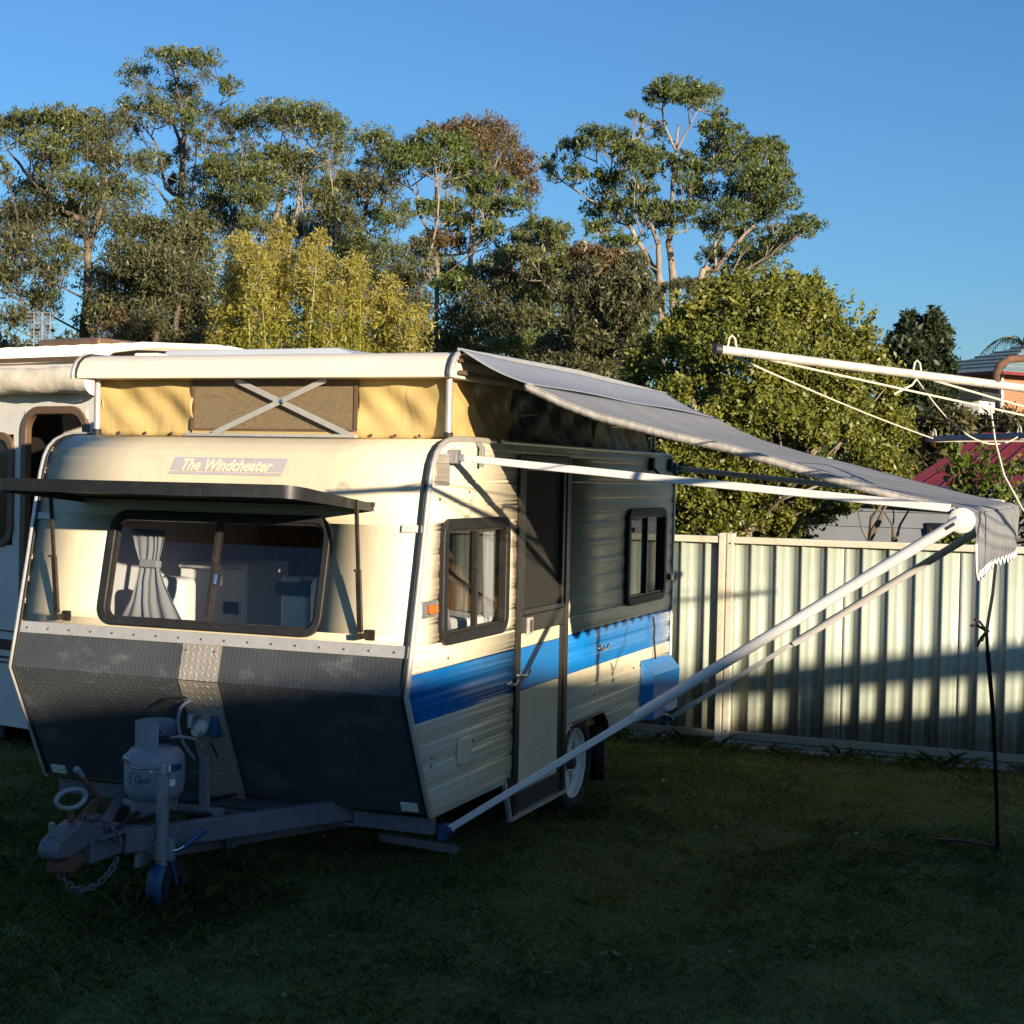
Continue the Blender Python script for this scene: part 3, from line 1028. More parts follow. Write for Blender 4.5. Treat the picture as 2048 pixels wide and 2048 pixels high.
def curtain(name, o, u, v, n, prof, tie=None, pleat=.012, np_=7):
    """prof: (v, centre, half width) down the cloth"""
    P = []
    o, u, v, n = (np.asarray(k, float) for k in (o, u, v, n))
    for b, c, hw in prof:
        row = []
        for k in range(np_ * 6 + 1):
            t = k / (np_ * 6) * 2 - 1
            row.append(o + u * (c + hw * t) + v * b + n * (pleat * (math.cos(t * PI * np_ + .9 * math.sin(t * 5.1)) + .5 * math.sin(t * 9.3 + b * 6)) * (0.35 + hw * 1.6)) + u * (.012 * math.sin(b * 11 + t * 3)))
        P.append(row)
    return MB().grid(P).build(name, "curtain", van, solid=.002, smooth='all')


co = fo - fn * .07
cur = curtain("curtain", co, ux, fv, -fn, [(.19, -.405, .095), (.10, -.392, .070), (.045, -.388, .050), (.02, -.386, .050), (-.05, -.378, .072), (-.14, -.36, .115), (-.25, -.335, .185)], np_=5)
MB().add(*boxuv(co, ux, fv, fn, -.435, -.335, .012, .05, -.02, .02)).build("tie_back", "curtain", cur, bevel=.008)
curtain("curtain", V(.945, .695, 1.41), uy, uz, ux, [(.24, -.28, .07), (.0, -.30, .05), (-.12, -.27, .08), (-.25, -.235, .12)])
curtain("curtain", V(.945, .695, 1.41), uy, uz, ux, [(.24, .30, .06), (-.25, .30, .055)])
curtain("curtain", V(.945, 3.38, 1.41), uy, uz, ux, [(.24, -.18, .18), (-.26, -.18, .17)], np_=9)
curtain("curtain", V(.945, 3.38, 1.41), uy, uz, ux, [(.24, .2, .17), (-.26, .2, .17)], np_=9)

# ------------------------------------------------------------------ canvas skirt, scissor lift, roof lid
CZ0, CZ1 = 2.034, 2.315


def wrinkle(a, z, k):
    t = (z - CZ0) / (CZ1 - CZ0)
    w = .010 * math.sin(a * 9 + t * 4 + k) + .008 * math.sin(a * 17 - t * 5.5 + 2 * k) * t + .006 * math.sin(a * 31 + t * 9)
    return w * math.sin(PI * min(1, max(0.12, t)) * .95)


def cloth(name, p0, p1, n, k, mat="tan_vinyl", z0=CZ0, z1=CZ1, cells=70, off=0.0):
    p0, p1, n = (np.asarray(q, float) for q in (p0, p1, n))
    L = np.linalg.norm(p1 - p0)
    P = []
    for j in range(13):
        z = z0 + (z1 - z0) * j / 12
        row = []
        for i in range(cells + 1):
            p = p0 + (p1 - p0) * i / cells
            q = p + n * (1.7 * wrinkle(L * i / cells, z, k) + off)
            row.append((q[0], q[1], z))
        P.append(row)
    return MB().grid(P).build(name, mat, van, smooth='all', solid=.003)


MX0, MX1 = -.385, .475
skirt = cloth("canvas_skirt", (-.93, .52, 0), (MX0, .52, 0), (0, -1, 0), 0.3, cells=45)
cloth("canvas_skirt", (MX1, .52, 0), (.93, .52, 0), (0, -1, 0), 1.9, cells=40)
MB().box((MX0 - .004, .512, CZ0), (MX1 + .004, .517, CZ0 + .032)).build("canvas_hem", "tan_vinyl", van)
gz_ = MB().box((MX0, .515, CZ0 + .032), (MX1, .5175, CZ1)).build("gauze_window", "brown_gauze", van)
MB().box((MX0 - .012, .509, CZ0 + .03), (MX0 + .006, .5145, CZ1)).box((MX1 - .006, .509, CZ0 + .03), (MX1 + .012, .5145, CZ1)).box((MX0 + .006, .509, CZ0 + .026), (MX1 - .006, .5145, CZ0 + .038)).build("gauze_binding", "brown_trim", gz_)
cloth("canvas_skirt", (.93, .52, 0), (.93, 1.28, 0), (1, 0, 0), 4.0, cells=50)
cloth("canvas_skirt", (.93, 2.55, 0), (.93, 3.62, 0), (1, 0, 0), 5.0, cells=60)
cloth("dark_window", (.93, 1.28, 0), (.93, 2.55, 0), (1, 0, 0), 2.0, mat="plastic_dark", cells=60, off=-.004)
cloth("canvas_skirt", (-.93, 3.62, 0), (-.93, .52, 0), (-1, 0, 0), 6.0, cells=60)
cloth("canvas_skirt", (.93, 3.62, 0), (-.93, 3.62, 0), (0, 1, 0), 7.0, cells=60)
for x in (-.80, -.65, -.50, .56, .68, .80):
    MB().lathe([(.0001, .008), (.006, .006), (.008, 0)], (x, .507, CZ0 + .012), (0, -1, 0), 8).build("press_stud", "screw_dark", van, smooth=True)
for y in (.75, .95, 1.15):
    MB().lathe([(.0001, .008), (.006, .006), (.008, 0)], (.945, y, CZ0 + .012), (1, 0, 0), 8).build("press_stud", "screw_dark", van, smooth=True)
for (xa, xb, yy) in ((-.25, .345, .470), (.465, -.138, .485)):
    MB().beam((xa, yy, 2.044), (xb, yy, 2.296), .006, .026, (0, 0, 1)).build("scissor_arm", "aluminium", van, bevel=.002)
MB().lathe([(.0001, .014), (.012, .012), (.014, -.02)], (.115, .478, 2.195), (0, -1, 0), 12).build("scissor_pivot", "chrome", van, smooth=True)
MB().beam((-.40, .478, 2.041), (.50, .478, 2.041), .03, .014).build("lift_track", "aluminium", van)
for x in (-.905, .955):
    for y in (.475, 3.66):
        po = MB().tube([(x, y, 2.03), (x, y, 2.31)], .0155, 12).build("lift_post", "aluminium", van, smooth=True)
        MB().tube([(x, y, 2.03), (x, y, 2.062)], .021, 12).build("post_socket", "black_rubber", po, smooth=True)

# roof lid
LID = [(.405, 2.302), (.402, 2.318), (.410, 2.345), (.430, 2.378), (.462, 2.402), (.51, 2.416), (.8, 2.424), (2.1, 2.44), (3.4, 2.424), (3.68, 2.412), (3.72, 2.39), (3.75, 2.35), (3.75, 2.302)]
m = MB()
m.grid([[(x, y, z) for x in (-.99, 0, .99)] for y, z in LID])
m.add([(-.99, y, z) for y, z in LID], [tuple(range(len(LID)))])
m.add([(.99, y, z) for y, z in LID], [tuple(range(len(LID) - 1, -1, -1))])
m.add([(-.99, .405, 2.302), (.99, .405, 2.302), (.99, 3.75, 2.302), (-.99, 3.75, 2.302)], [(0, 3, 2, 1)])
lid = m.build("roof_lid", "roof_white", van, merge=True, smooth=True)
for sgn in (-1, 1):
    mm = MB().tube([(sgn * .995, y, z) for y, z in LID], .014, 10).build("lid_moulding", "aluminium", lid, smooth=True)
    MB().tube([(sgn * .978, y - .004, z + .002) for y, z in LID[:7]], .007, 6).build("lid_gasket", "black_rubber", lid, smooth=True)
MB().box((1.0, .47, 2.318), (1.012, 3.72, 2.335)).box((1.0, .47, 2.372), (1.012, 3.72, 2.385)).build("gutter_rail", "brown_trim", lid)
# roof furniture
hz0 = MB()
hz0.add([(-.80, .82, 2.424), (.36, .82, 2.424), (.36, 1.60, 2.434), (-.80, 1.60, 2.434), (-.76, .84, 2.470), (.20, .84, 2.474), (.20, 1.56, 2.480), (-.76, 1.56, 2.476)],
        [(0, 1, 5, 4), (1, 2, 6, 5), (2, 3, 7, 6), (3, 0, 4, 7), (4, 5, 6, 7)])
hz0.build("roof_hatch", "roof_slab_grey", van, bevel=.006)
MB().box((-.86, .70, 2.42), (-.72, .79, 2.447)).build("roof_vent", "roof_white", van, bevel=.008)

# ------------------------------------------------------------------ hood over the front window
hp = [(.165, 1.735), (-.45, 1.812)]
hd = unit(V(hp[1][0] - hp[0][0], hp[1][1] - hp[0][1]))


def hoodpt(x, t, dz=0.0):
    L = math.hypot(hp[1][0] - hp[0][0], hp[1][1] - hp[0][1])
    return (x, hp[0][0] + hd[0] * L * t, hp[0][1] + hd[1] * L * t + dz)


out = [(-.755, 0), (-.755, .86), (-.74, .95), (-.70, 1.0), (.66, 1.0), (.70, .95), (.72, .86), (.755, 0)]
m = MB()
top = [hoodpt(x, t, .010) for x, t in out]
bot = [hoodpt(x, t, .004) for x, t in out]
lip = [hoodpt(x * .999, t * .999, -.042 if t > .5 else -.022) for x, t in out]
lin = [hoodpt(x * .985, t * .985, -.042 if t > .5 else -.022) for x, t in out]
n_ = len(out)
m.add(top, [tuple(range(n_))])
m.add(bot, [tuple(range(n_ - 1, -1, -1))])
m.add(top + lip, [(i, n_ + i, n_ + i + 1, i + 1) for i in range(n_ - 1)])
m.add(lip + lin, [(i, n_ + i, n_ + i + 1, i + 1) for i in range(n_ - 1)])
m.add(lin + [hoodpt(x * .985, t * .985, .004) for x, t in out], [(i, n_ + i, n_ + i + 1, i + 1) for i in range(n_ - 1)])
hood = m.build("window_hood", "hood_black", van, smooth=True)
MB().beam((-.76, .158, 1.742), (.76, .158, 1.742), .022, .02).build("hood_hinge", "hood_black", hood, bevel=.004)
for sgn in (-1, 1):
    x = .772 * sgn
    a, b = V(x, fy(1.21) - .035, 1.21), V(x, -.035, 1.765)
    mid = a + (b - a) * .47
    st = MB().beam(a, mid, .018, .022, (1, 0, 0)).beam(mid - (b - a) * .02, b, .013, .016, (1, 0, 0)).build("hood_strut", "bronze_frame", van, bevel=.002)
    MB().tube([mid + V(sgn * .0, -.012, 0), mid + V(0, -.035, 0)], .005, 8).build("strut_knob", "black_rubber", st, smooth=True)
    MB().box((x - .018, fy(1.2) - .05, 1.182), (x + .018, fy(1.2) - .004, 1.205)).box((x + .018, fy(1.2) - .012, 1.175), (x + .055, fy(1.2) - .002, 1.22)).build("strut_foot", "bronze_frame", st)

# ------------------------------------------------------------------ name decal
def text_mesh(body, size, shear=0.0, offset=0.0):
    c = bpy.data.curves.new("lettering", 'FONT')
    c.body = body
    c.size = size
    c.shear = shear
    c.offset = offset
    c.align_x = 'CENTER'
    c.align_y = 'CENTER'
    c.resolution_u = 3
    o = bpy.data.objects.new("lettering", c)
    COL.objects.link(o)
    dg = bpy.context.evaluated_depsgraph_get()
    me = bpy.data.meshes.new_from_object(o.evaluated_get(dg))
    vv = [tuple(v.co) for v in me.vertices]
    ff = [tuple(p.vertices) for p in me.polygons]
    bpy.data.objects.remove(o)
    bpy.data.meshes.remove(me)
    bpy.data.curves.remove(c)
    return vv, ff


def nose_pt(x, z, off):
    return (x, fy(z) - off, z + off * .25)


zc = 1.892
m = MB()
for z0, z1 in ((1.853, 1.866), (1.871, 1.93)):
    kk = 6
    for i in range(kk):
        a, b = z0 + (z1 - z0) * i / kk, z0 + (z1 - z0) * (i + 1) / kk
        sh = lambda z: (z - 1.853) * .22
        m.add([nose_pt(-.30 + sh(a), a, .003), nose_pt(.285 + sh(a), a, .003), nose_pt(.285 + sh(b), b, .003), nose_pt(-.30 + sh(b), b, .003)], [(0, 1, 2, 3)])
decal = m.build("name_decal", "decal_purple", van, merge=True)
vv, ff = text_mesh("The Windcheater", .073, .45, .0024)
xs_ = [q[0] for q in vv]
sx = .47 / (max(xs_) - min(xs_))
cxm = (max(xs_) + min(xs_)) / 2
MB().add([nose_pt((q[0] - cxm) * sx - .002, zc + q[1] * .98 + .001, .0055) for q in vv], ff).build("lettering", "decal_cream", decal)

# ------------------------------------------------------------------ lamps, plates and small fittings
pl = MB().box((1.0, .135, 1.268), (1.006, .275, 1.340)).build("lamp_plate", "galvanised", van)
MB().box((1.006, .18, 1.285), (1.035, .235, 1.325)).build("amber_lamp", "amber_lens", pl, bevel=.008)
pl = MB().box((1.0, 3.86, 1.215), (1.006, 3.97, 1.285)).build("lamp_plate", "galvanised", van)
MB().box((1.006, 3.885, 1.23), (1.03, 3.945, 1.27)).build("amber_lamp", "amber_lens", pl, bevel=.008)
for x in (.948, -.95):
    z = 1.643
    pl = MB().add(nose_strip(z - .016, z + .016, x - .05, x + .05, .012), [(0, 1, 2, 3)]).build("clearance_lamp", "clear_lens", van, solid=.012, bevel=.003)
for sgn in (-1, 1):
    MB().add(nose_strip(.43, .47, sgn * .915 - .04, sgn * .915 + .04, .010), [(0, 1, 2, 3)]).build("reflector_plate", "clear_lens", van, solid=.008, bevel=.002)
MB().prism(rrect(.135, .125, .02, cx=.595, cy=.645), (1.0, 0, 0), uy, uz, ux, 0, .022).build("filler_cap", "cream_paint", van, bevel=.008)
MB().add(*boxuv(V(1.006, .0, .0), uy, uz, ux, .245, .38, 1.83, 1.965, -.004, .003)).build("corner_plate", "checker_bare", van)
MB().lathe([(.0001, .02), (.012, .02), (.014, 0)], (1.0, 1.30, 1.935), (1, 0, 0), 12).build("door_buffer", "clear_lens", van, smooth=True)
for y, z in ((.72, .668), (.27, .66), (.265, .625), (1.15, .70), (2.45, .665), (2.78, .70), (3.2, .735), (.42, 1.075), (.30, 1.77), (.62, 1.80)):
    MB().lathe([(.0001, .004), (.006, .003), (.007, 0)], (1.0, y, z), (1, 0, 0), 8).build("screw_cap", "screw_dark", van, smooth=True)
MB().tube([(1.005, .69, 2.02), (1.03, .69, 2.0), (1.03, .695, 1.95), (1.02, .70, 1.915)], .012, 8).build("roof_catch", "galvanised", van, smooth=True)
MB().tube([(1.034, .695, 1.958), (1.034, .695, 1.93)], .013, 8).build("catch_grip", "rust", van, smooth=True)
for y in (3.42, 3.83):
    MB().box((1.0, y, 1.93), (1.03, y + .04, 2.01)).tube([(1.02, y + .02, 1.95), (1.06, y + .05, 1.90)], .01, 6).build("roof_catch", "plastic_dark", van, bevel=.003)
# wires of the lead hanging at the side
MB().tube([(1.012, 3.55, 1.02), (1.02, 3.56, .95), (1.015, 3.57, .88), (1.02, 3.60, .75)], .006, 6).build("lead", "strap_black", van, smooth=True)
# blue hatch flap near the back corner
m = MB()
m.add([(1.004, 3.34, .765), (1.004, 3.99, .742), (1.07, 4.0, .66), (1.07, 3.40, .672), (1.06, 3.99, .40), (1.075, 3.39, .40), (1.004, 3.33, .40), (1.004, 3.985, .42)],
      [(0, 1, 2, 3), (3, 2, 4, 5), (0, 3, 5, 6), (1, 7, 4, 2)])
m.build("side_locker_flap", "blue_paint", van, bevel=.004)

# ------------------------------------------------------------------ wheels, arches, mud flaps
AX = (2.245, .312)


def make_wheel(sgn):
    c = V(sgn * .93, AX[0], AX[1])
    ax = V(sgn, 0, 0)
    R = .275
    w = MB()
    tp = [(.186, -.06), (.20, -.075), (.235, -.082), (.262, -.072), (R, -.05), (R, .05), (.262, .072), (.235, .082), (.20, .075), (.186, .06)]
    w.lathe(tp, c - ax * .03, ax, 48)
    tyre = w.build("wheel", "tyre_rubber", van, smooth=True)
    rim = MB()
    rim.lathe([(.186, -.06), (.192, .048), (.190, .056), (.182, .054), (.176, .03), (.160, .022), (.148, .008), (.148, -.03), (.158, -.05)], c - ax * .02, ax, 48)
    rim.lathe([(.0001, .016), (.05, .018), (.078, .012), (.086, -.008), (.080, -.03)], c - ax * .02, ax, 40)
    for k in range(8):
        a = 2 * PI * k / 8 + .2
        d = V(0, math.cos(a), math.sin(a))
        e = V(0, -math.sin(a), math.cos(a))
        o = c - ax * .02
        rim.add([o + d * .078 + e * .029 + ax * .010, o + d * .078 - e * .029 + ax * .010, o + d * .154 - e * .016 + ax * .012, o + d * .154 + e * .016 + ax * .012,
                 o + d * .078 + e * .029 - ax * .012, o + d * .078 - e * .029 - ax * .012, o + d * .154 - e * .016 - ax * .012, o + d * .154 + e * .016 - ax * .012],
                [(0, 1, 2, 3), (7, 6, 5, 4), (0, 4, 5, 1), (1, 5, 6, 2), (2, 6, 7, 3), (3, 7, 4, 0)])
    rim.build("rim", "plain_white", tyre, smooth=True, bevel=.002)
    MB().lathe([(.0001, .05), (.030, .048), (.036, .035), (.038, 0), (.05, -.004)], c - ax * .012, ax, 24).build("hub_cap", "plastic_dark", tyre, smooth=True)
    MB().lathe([(.15, -.05), (.02, -.05)], c - ax * .03, ax, 24).build("brake_drum", "rust", tyre)
    for k in range(5):
        a = 2 * PI * k / 5
        MB().tube([c + V(0, math.cos(a), math.sin(a)) * .058 - ax * .004, c + V(0, math.cos(a), math.sin(a)) * .058 + ax * .012], .008, 6).build("wheel_nut", "chrome", tyre, smooth=True)
    ac = (ARCH[0] + ARCH[1]) / 2
    pts = []
    for z in np.linspace(.40, .55, 12):
        pts.append((ac - arch_half(z), z))
    pts = pts + [(2 * ac - y, z) for y, z in pts[::-1]]
    P = [[(sgn * x, y, z) for x in (.62, 1.0)] for y, z in pts]
    MB().grid(P).build("wheel_arch", "black_rubber", van, solid=.006)
    MB().tube([(sgn * 1.003, y, z) for y, z in pts], .010, 8).build("arch_trim", "plastic_dark" if sgn > 0 else "aluminium", van, smooth=True)
    m = MB()
    m.grid([[(sgn * x, 2.66 + .03 * t + .01 * math.sin(x * 30), .45 - .31 * t) for x in (.80, .87, .94, 1.0)] for t in (0, .3, .6, 1)])
    m.build("mud_flap", "black_rubber", van, solid=.006, smooth='all')


for s_ in (1, -1):
    make_wheel(s_)
MB().tube([(-.85, AX[0], AX[1]), (.85, AX[0], AX[1])], .025, 12).build("axle", "rust", van, smooth=True)

# ------------------------------------------------------------------ chassis and drawbar
ch = MB()
for s_ in (-1, 1):
    ch.box((s_ * .62 - .025, .36, .33), (s_ * .62 + .025, 3.9, .415))
for y in (.36, 1.0, 1.9, 2.8, 3.85):
    ch.box((-.595, y - .02, .335), (.595, y + .02, .41))
ch.build("chassis", "drawbar_grey", van)
MB().box((-.985, .325, .315), (-.60, .365, .385)).box((.60, .325, .315), (.985, .365, .385)).box((-.60, .325, .312), (.60, .357, .328)).build("front_outrigger", "drawbar_grey", van, bevel=.004)
for s_ in (-1, 1):
    MB().beam((s_ * .050, -.60, .385), (s_ * .80, .76, .385), .05, .095).build("drawbar_rail", "drawbar_grey", van, bevel=.006)
MB().box((-.05, -.80, .338), (.05, -.565, .432)).build("drawbar_head", "drawbar_grey", van, bevel=.006)
MB().lathe([(.0001, -.06), (.05, -.055), (.06, 0), (.05, .055), (.0001, .06)], (.16, -.10, .36), (1, .3, 0), 16).box((.08, -.2, .33), (.14, -.05, .42)).build("brake_servo", "black_rubber", van, smooth=True)
MB().tube([(.02, -.5, .44), (.10, -.35, .46), (.2, -.2, .43), (.26, -.05, .40), (.4, .2, .36)], .009, 6).tube([(.0, -.6, .44), (.06, -.42, .452), (.0, -.2, .46), (.05, .1, .42)], .007, 6).build("brake_cable", "strap_black", van, smooth=True)
MB().beam((-.01, -.35, .262), (.50, .75, .26), .022, .03).build("brake_rod", "drawbar_grey", van)
MB().beam((.20, -.05, .285), (.20, .0, .285), .03, .06).build("rod_hanger", "drawbar_grey", van)
MB().box((-.24, -.20, .425), (.24, -.15, .452)).build("bottle_tray", "galvanised", van, bevel=.003)
MB().beam((.145, -.16, .44), (.145, -.16, .66), .045, .022, (0, 1, 0)).build("bottle_strap_post", "galvanised", van, bevel=.003)
# coupling head
cp = MB()
cp.prism([(-1.0, .395), (-1.01, .43), (-.985, .47), (-.94, .485), (-.90, .50), (-.85, .515), (-.80, .505), (-.74, .47), (-.60, .462), (-.60, .435), (-.74, .43), (-.84, .40), (-.92, .385)], (0, 0, 0), uy, uz, ux, -.045, .045)
coup = cp.build("coupling", "drawbar_grey", van, bevel=.014, seg=3, smooth=True)
MB().box((-.085, -.78, .428), (.085, -.52, .438)).build("coupling_plate", "drawbar_grey", van, bevel=.004)
MB().tube([(0, -.86, .50), (0, -.865, .56)], .014, 10).build("coupling_stem", "rust", coup, smooth=True)
ring = []
for k in range(21):
    a = 2 * PI * k / 20
    q = V(.0, -.865, .60) + V(.30, .95, 0) * (.066 * math.cos(a)) + uz * (.036 * math.sin(a))
    ring.append(q)
MB().tube(ring, .0095, 8, cap=False).build("coupling_handle", "gas_grey", coup, smooth=True)
MB().tube([(0, -.975, .48), (0, -.978, .53)], .013, 8).build("grease_nipple", "galvanised", coup, smooth=True)
MB().prism([(-.965, .335), (-.97, .375), (-.90, .40), (-.82, .385), (-.80, .35), (-.88, .32)], (0, 0, 0), uy, uz, ux, -.035, .035).build("coupling_jaw", "rust", coup, bevel=.012)
# handbrake lever
MB().beam((-.10, -.62, .44), (-.10, -.56, .54), .014, .03).beam((-.10, -.56, .54), (-.10, -.70, .67), .014, .022).beam((-.10, -.74, .44), (-.10, -.58, .53), .012, .022).build("handbrake_lever", "rust", van, bevel=.003)
MB().tube([(-.10, -.67, .645), (-.10, -.705, .68)], .014, 8).build("lever_grip", "gas_grey", van, smooth=True)


def chain(pts, link=.048, r=.0048):
    pts = [np.asarray(p, float) for p in pts]
    dense = []
    for a, b in zip(pts[:-1], pts[1:]):
        for k in range(40):
            dense.append(a + (b - a) * k / 40)
    m = MB()
    acc, last, k = 0, dense[0], 0
    for p in dense[1:]:
        if np.linalg.norm(p - last) >= link * .72:
            d = unit(p - last)
            c = (p + last) / 2
            _, s1, u1 = frame_of(d)
            e = s1 if k % 2 else u1
            pl_ = [c + d * (link / 2 * math.cos(t)) + e * (link * .3 * math.sin(t)) for t in np.linspace(0, 2 * PI, 11)]
            m.tube(pl_, r, 5, cap=False)
            last = p
            k += 1
    return m


chain([(.04, -.84, .525), (.05, -.76, .515), (.06, -.70, .47), (.075, -.66, .41), (.08, -.64, .37)], .044, .0045).build("safety_chain", "drawbar_grey", van, smooth=True)
chain([(.0, -.93, .33), (.02, -.90, .275), (.03, -.82, .24), (.04, -.74, .245), (.06, -.68, .29), (.07, -.66, .34)], .040, .004).build("safety_chain", "drawbar_grey", van, smooth=True)
MB().tube([(.06, -.70, .42), (.05, -.60, .455), (.0, -.45, .46), (-.05, -.30, .455), (.05, -.1, .45), (.08, .2, .43)], .008, 6).build("wiring_lead", "strap_black", van, smooth=True)
# jockey wheel
jx, jy = .162, -.49
jk = MB().tube([(jx, jy, .10), (jx, jy, .645)], .0255, 16).build("jockey_post", "galvanised", van, smooth=True)
MB().lathe([(.0001, .05), (.016, .05), (.020, .042), (.020, 0), (.027, 0), (.027, -.01)], (jx, jy, .645), (0, 0, 1), 14).build("winder_head", "galvanised", jk, smooth=True)
MB().tube([(jx, jy, .672), (jx - .09, jy - .045, .668), (jx - .115, jy - .055, .674), (jx - .12, jy - .058, .705)], .008, 8).tube([(jx - .12, jy - .058, .70), (jx - .145, jy - .07, .715)], .016, 8).build("winder_handle", "galvanised", jk, smooth=True)
MB().lathe([(.027, -.045), (.034, -.045), (.034, .045), (.027, .045)], (jx, jy, .345), (0, 0, 1), 20).box((jx - .095, jy - .055, .27), (jx - .07, jy + .02, .42)).box((jx - .07, jy - .02, .325), (jx - .03, jy + .015, .37)).box((jx + .03, jy - .015, .30), (jx + .055, jy + .015, .385)).build("clamp", "galvanised", jk, smooth=True, bevel=.002)
MB().tube([(jx + .045, jy, .34), (jx + .07, jy + .01, .345), (jx + .09, jy + .03, .36)], .006, 8).build("clamp_screw", "chrome", jk, smooth=True)
MB().tube([(jx + .088, jy + .028, .358), (jx + .15, jy + .085, .42)], .0125, 8).build("clamp_lever", "blue_plastic", jk, smooth=True)
wc = V(jx + .005, jy + .05, .195)
MB().lathe([(.04, -.028), (.085, -.03), (.098, -.02), (.098, .02), (.085, .03), (.04, .028)], wc, (1, 0, 0), 28).build("jockey_tyre", "tyre_rubber", jk, smooth=True)
g_ = []
for k in range(11):
    a = PI * .72 + PI * .5 * k / 10
    g_.append((math.cos(a), math.sin(a)))
MB().grid([[wc + V(x, c_ * .112, s_ * .112) for x in (-.036, .036)] for c_, s_ in g_]).build("wheel_fork", "blue_plastic", jk, solid=.004, smooth='all')
MB().beam(wc + V(.034, 0, 0), wc + V(.034, -.05, .14), .02, .006, (1, 0, 0)).beam(wc + V(-.034, 0, 0), wc + V(-.034, -.05, .14), .02, .006, (1, 0, 0)).build("fork_arm", "blue_plastic", jk)
# power inlet and hoses on the tread plate
MB().lathe([(.0001, .07), (.02, .07), (.022, .04), (.030, .038), (.034, .01), (.034, 0)], (-.03, fy(.74) - .01, .74), (0, -.9, -.2), 18).build("power_inlet", "clear_lens", van, smooth=True)
MB().tube([(-.045, fy(.79), .80), (-.05, fy(.8) - .06, .79), (-.04, fy(.8) - .07, .745)], .013, 10).build("inlet_elbow", "galvanised", van, smooth=True)
MB().box((.02, fy(.72) - .05, .70), (.06, fy(.72) - .01, .80)).build("inlet_cover", "blue_plastic", van, bevel=.005)
MB().tube(spline([(-.055, .05, .865), (-.085, .005, .835), (-.095, -.005, .76), (-.08, .02, .67), (-.05, .06, .60)], 6), .0075, 8).build("gas_hose", "gas_grey", van, smooth=True)
MB().tube(spline([(-.07, .03, .875), (-.16, 0.01, .865), (-.24, .02, .82)], 6), .005, 6).build("lead", "strap_black", van, smooth=True)
MB().beam((-.01, .125, .665), (.045, .245, .44), .010, .006, (0, -1, 0)).build("plate_seam", "plastic_dark", van)
# corner steady that hangs in front of the outrigger
MB().beam((.50, .80, .16), (.805, 1.023, .082), .05, .04).build("corner_steady", "drawbar_grey", van, bevel=.004)
MB().beam((-.62, 1.05, .30), (-.82, .75, .10), .035, .035).build("corner_steady", "drawbar_grey", van, bevel=.004)

# ------------------------------------------------------------------ gas bottle on the drawbar
gb = thing("gas_bottle", "grey steel gas bottle with open collar, strapped on the caravan drawbar", "gas bottle", (0.0, -.315, .452))
gc = V(0.0, -.315, .452)
MB().lathe([(.0001, .045), (.06, .038), (.10, .050), (.120, .085), (.1245, .12), (.1245, .205), (.118, .235), (.10, .258), (.06, .272), (.0001, .276)], gc, (0, 0, 1), 40).build("cylinder", "gas_grey", gb, smooth='all')
MB().lathe([(.1255, .150), (.1258, .156), (.1255, .162)], gc, (0, 0, 1), 40).build("weld_seam", "gas_grey", gb, smooth='all')
MB().lathe([(.082, .262), (.082, .372), (.079, .374), (.079, .262)], gc, (0, 0, 1), 36, a0=3.36 + .58, a1=3.36 - .58 + 2 * PI).build("collar", "gas_grey", gb, smooth=True)
MB().lathe([(.095, 0), (.10, .055), (.096, .055), (.091, 0)], gc, (0, 0, 1), 36).build("foot_ring", "galvanised", gb, smooth=True)
vl = MB().lathe([(.018, 0), (.018, .03), (.013, .03), (.013, .045), (.024, .045), (.024, .06), (.0001, .06)], gc + V(0, 0, .272), (0, 0, 1), 14).tube([gc + V(0, 0, .295), gc + V(.06, .02, .30)], .014, 10).build("valve", "plastic_dark", gb, smooth=True)
MB().tube(spline([gc + V(.05, .02, .300), gc + V(.085, .05, .305), gc + V(.115, .12, .285), gc + V(.12, .19, .235)], 6), .006, 8).build("regulator_hose", "gas_grey", gb, smooth=True)


def bottle_label(name, mat, a0, a1, z0, z1, parent, r=.1263):
    pts = [[(gc[0] + r * math.cos(a), gc[1] + r * math.sin(a), gc[2] + z) for a in np.linspace(a0, a1, 8)] for z in (z0, z1)]
    return MB().grid(pts).build(name, mat, parent, solid=.0006)


va = math.atan2(CAM[1] - gc[1], CAM[0] - gc[0])
bottle_label("blue_label", "blue_plastic", va + .55, va + 1.05, .178, .207, gb)
bottle_label("white_sticker", "sticker_white", va + .40, va + .535, .180, .206, gb)
bottle_label("white_sticker", "sticker_white", va - .16, va - .06, .180, .206, gb)
bottle_label("white_sticker", "sticker_white", va + .50, va + .72, .118, .146, gb)
vv, ff = text_mesh("Gas", .046, .25, .0006)
MB().add([(gc[0] + .1266 * math.cos(va - .45 + q[0] / .1266), gc[1] + .1266 * math.sin(va - .45 + q[0] / .1266), gc[2] + .148 + q[1]) for q in vv], ff).build("lettering", "dark_ink", gb)
rg = []
for k in range(25):
    t = 2 * PI * k / 24
    a = va - .68 + .028 * math.cos(t) / .1266
    rg.append((gc[0] + .1268 * math.cos(a), gc[1] + .1268 * math.sin(a), gc[2] + .148 + .030 * math.sin(t)))
MB().tube(rg, .0016, 4, cap=False).build("ring_emblem", "dark_ink", gb)

# ------------------------------------------------------------------ roll-out awning
aw = thing("roll_out_awning", "grey fabric roll-out awning with white arms pulled out from the caravan roof", "awning", (3.15, .4, 0))
ZX = ([1.33, 1.50, 1.65, 1.99, 2.22, 2.59, 2.875, 3.083, 3.15, 3.19], [2.272, 2.195, 2.140, 2.052, 2.004, 1.908, 1.838, 1.796, 1.787, 1.770])
Y0, Y1 = .44, 3.88


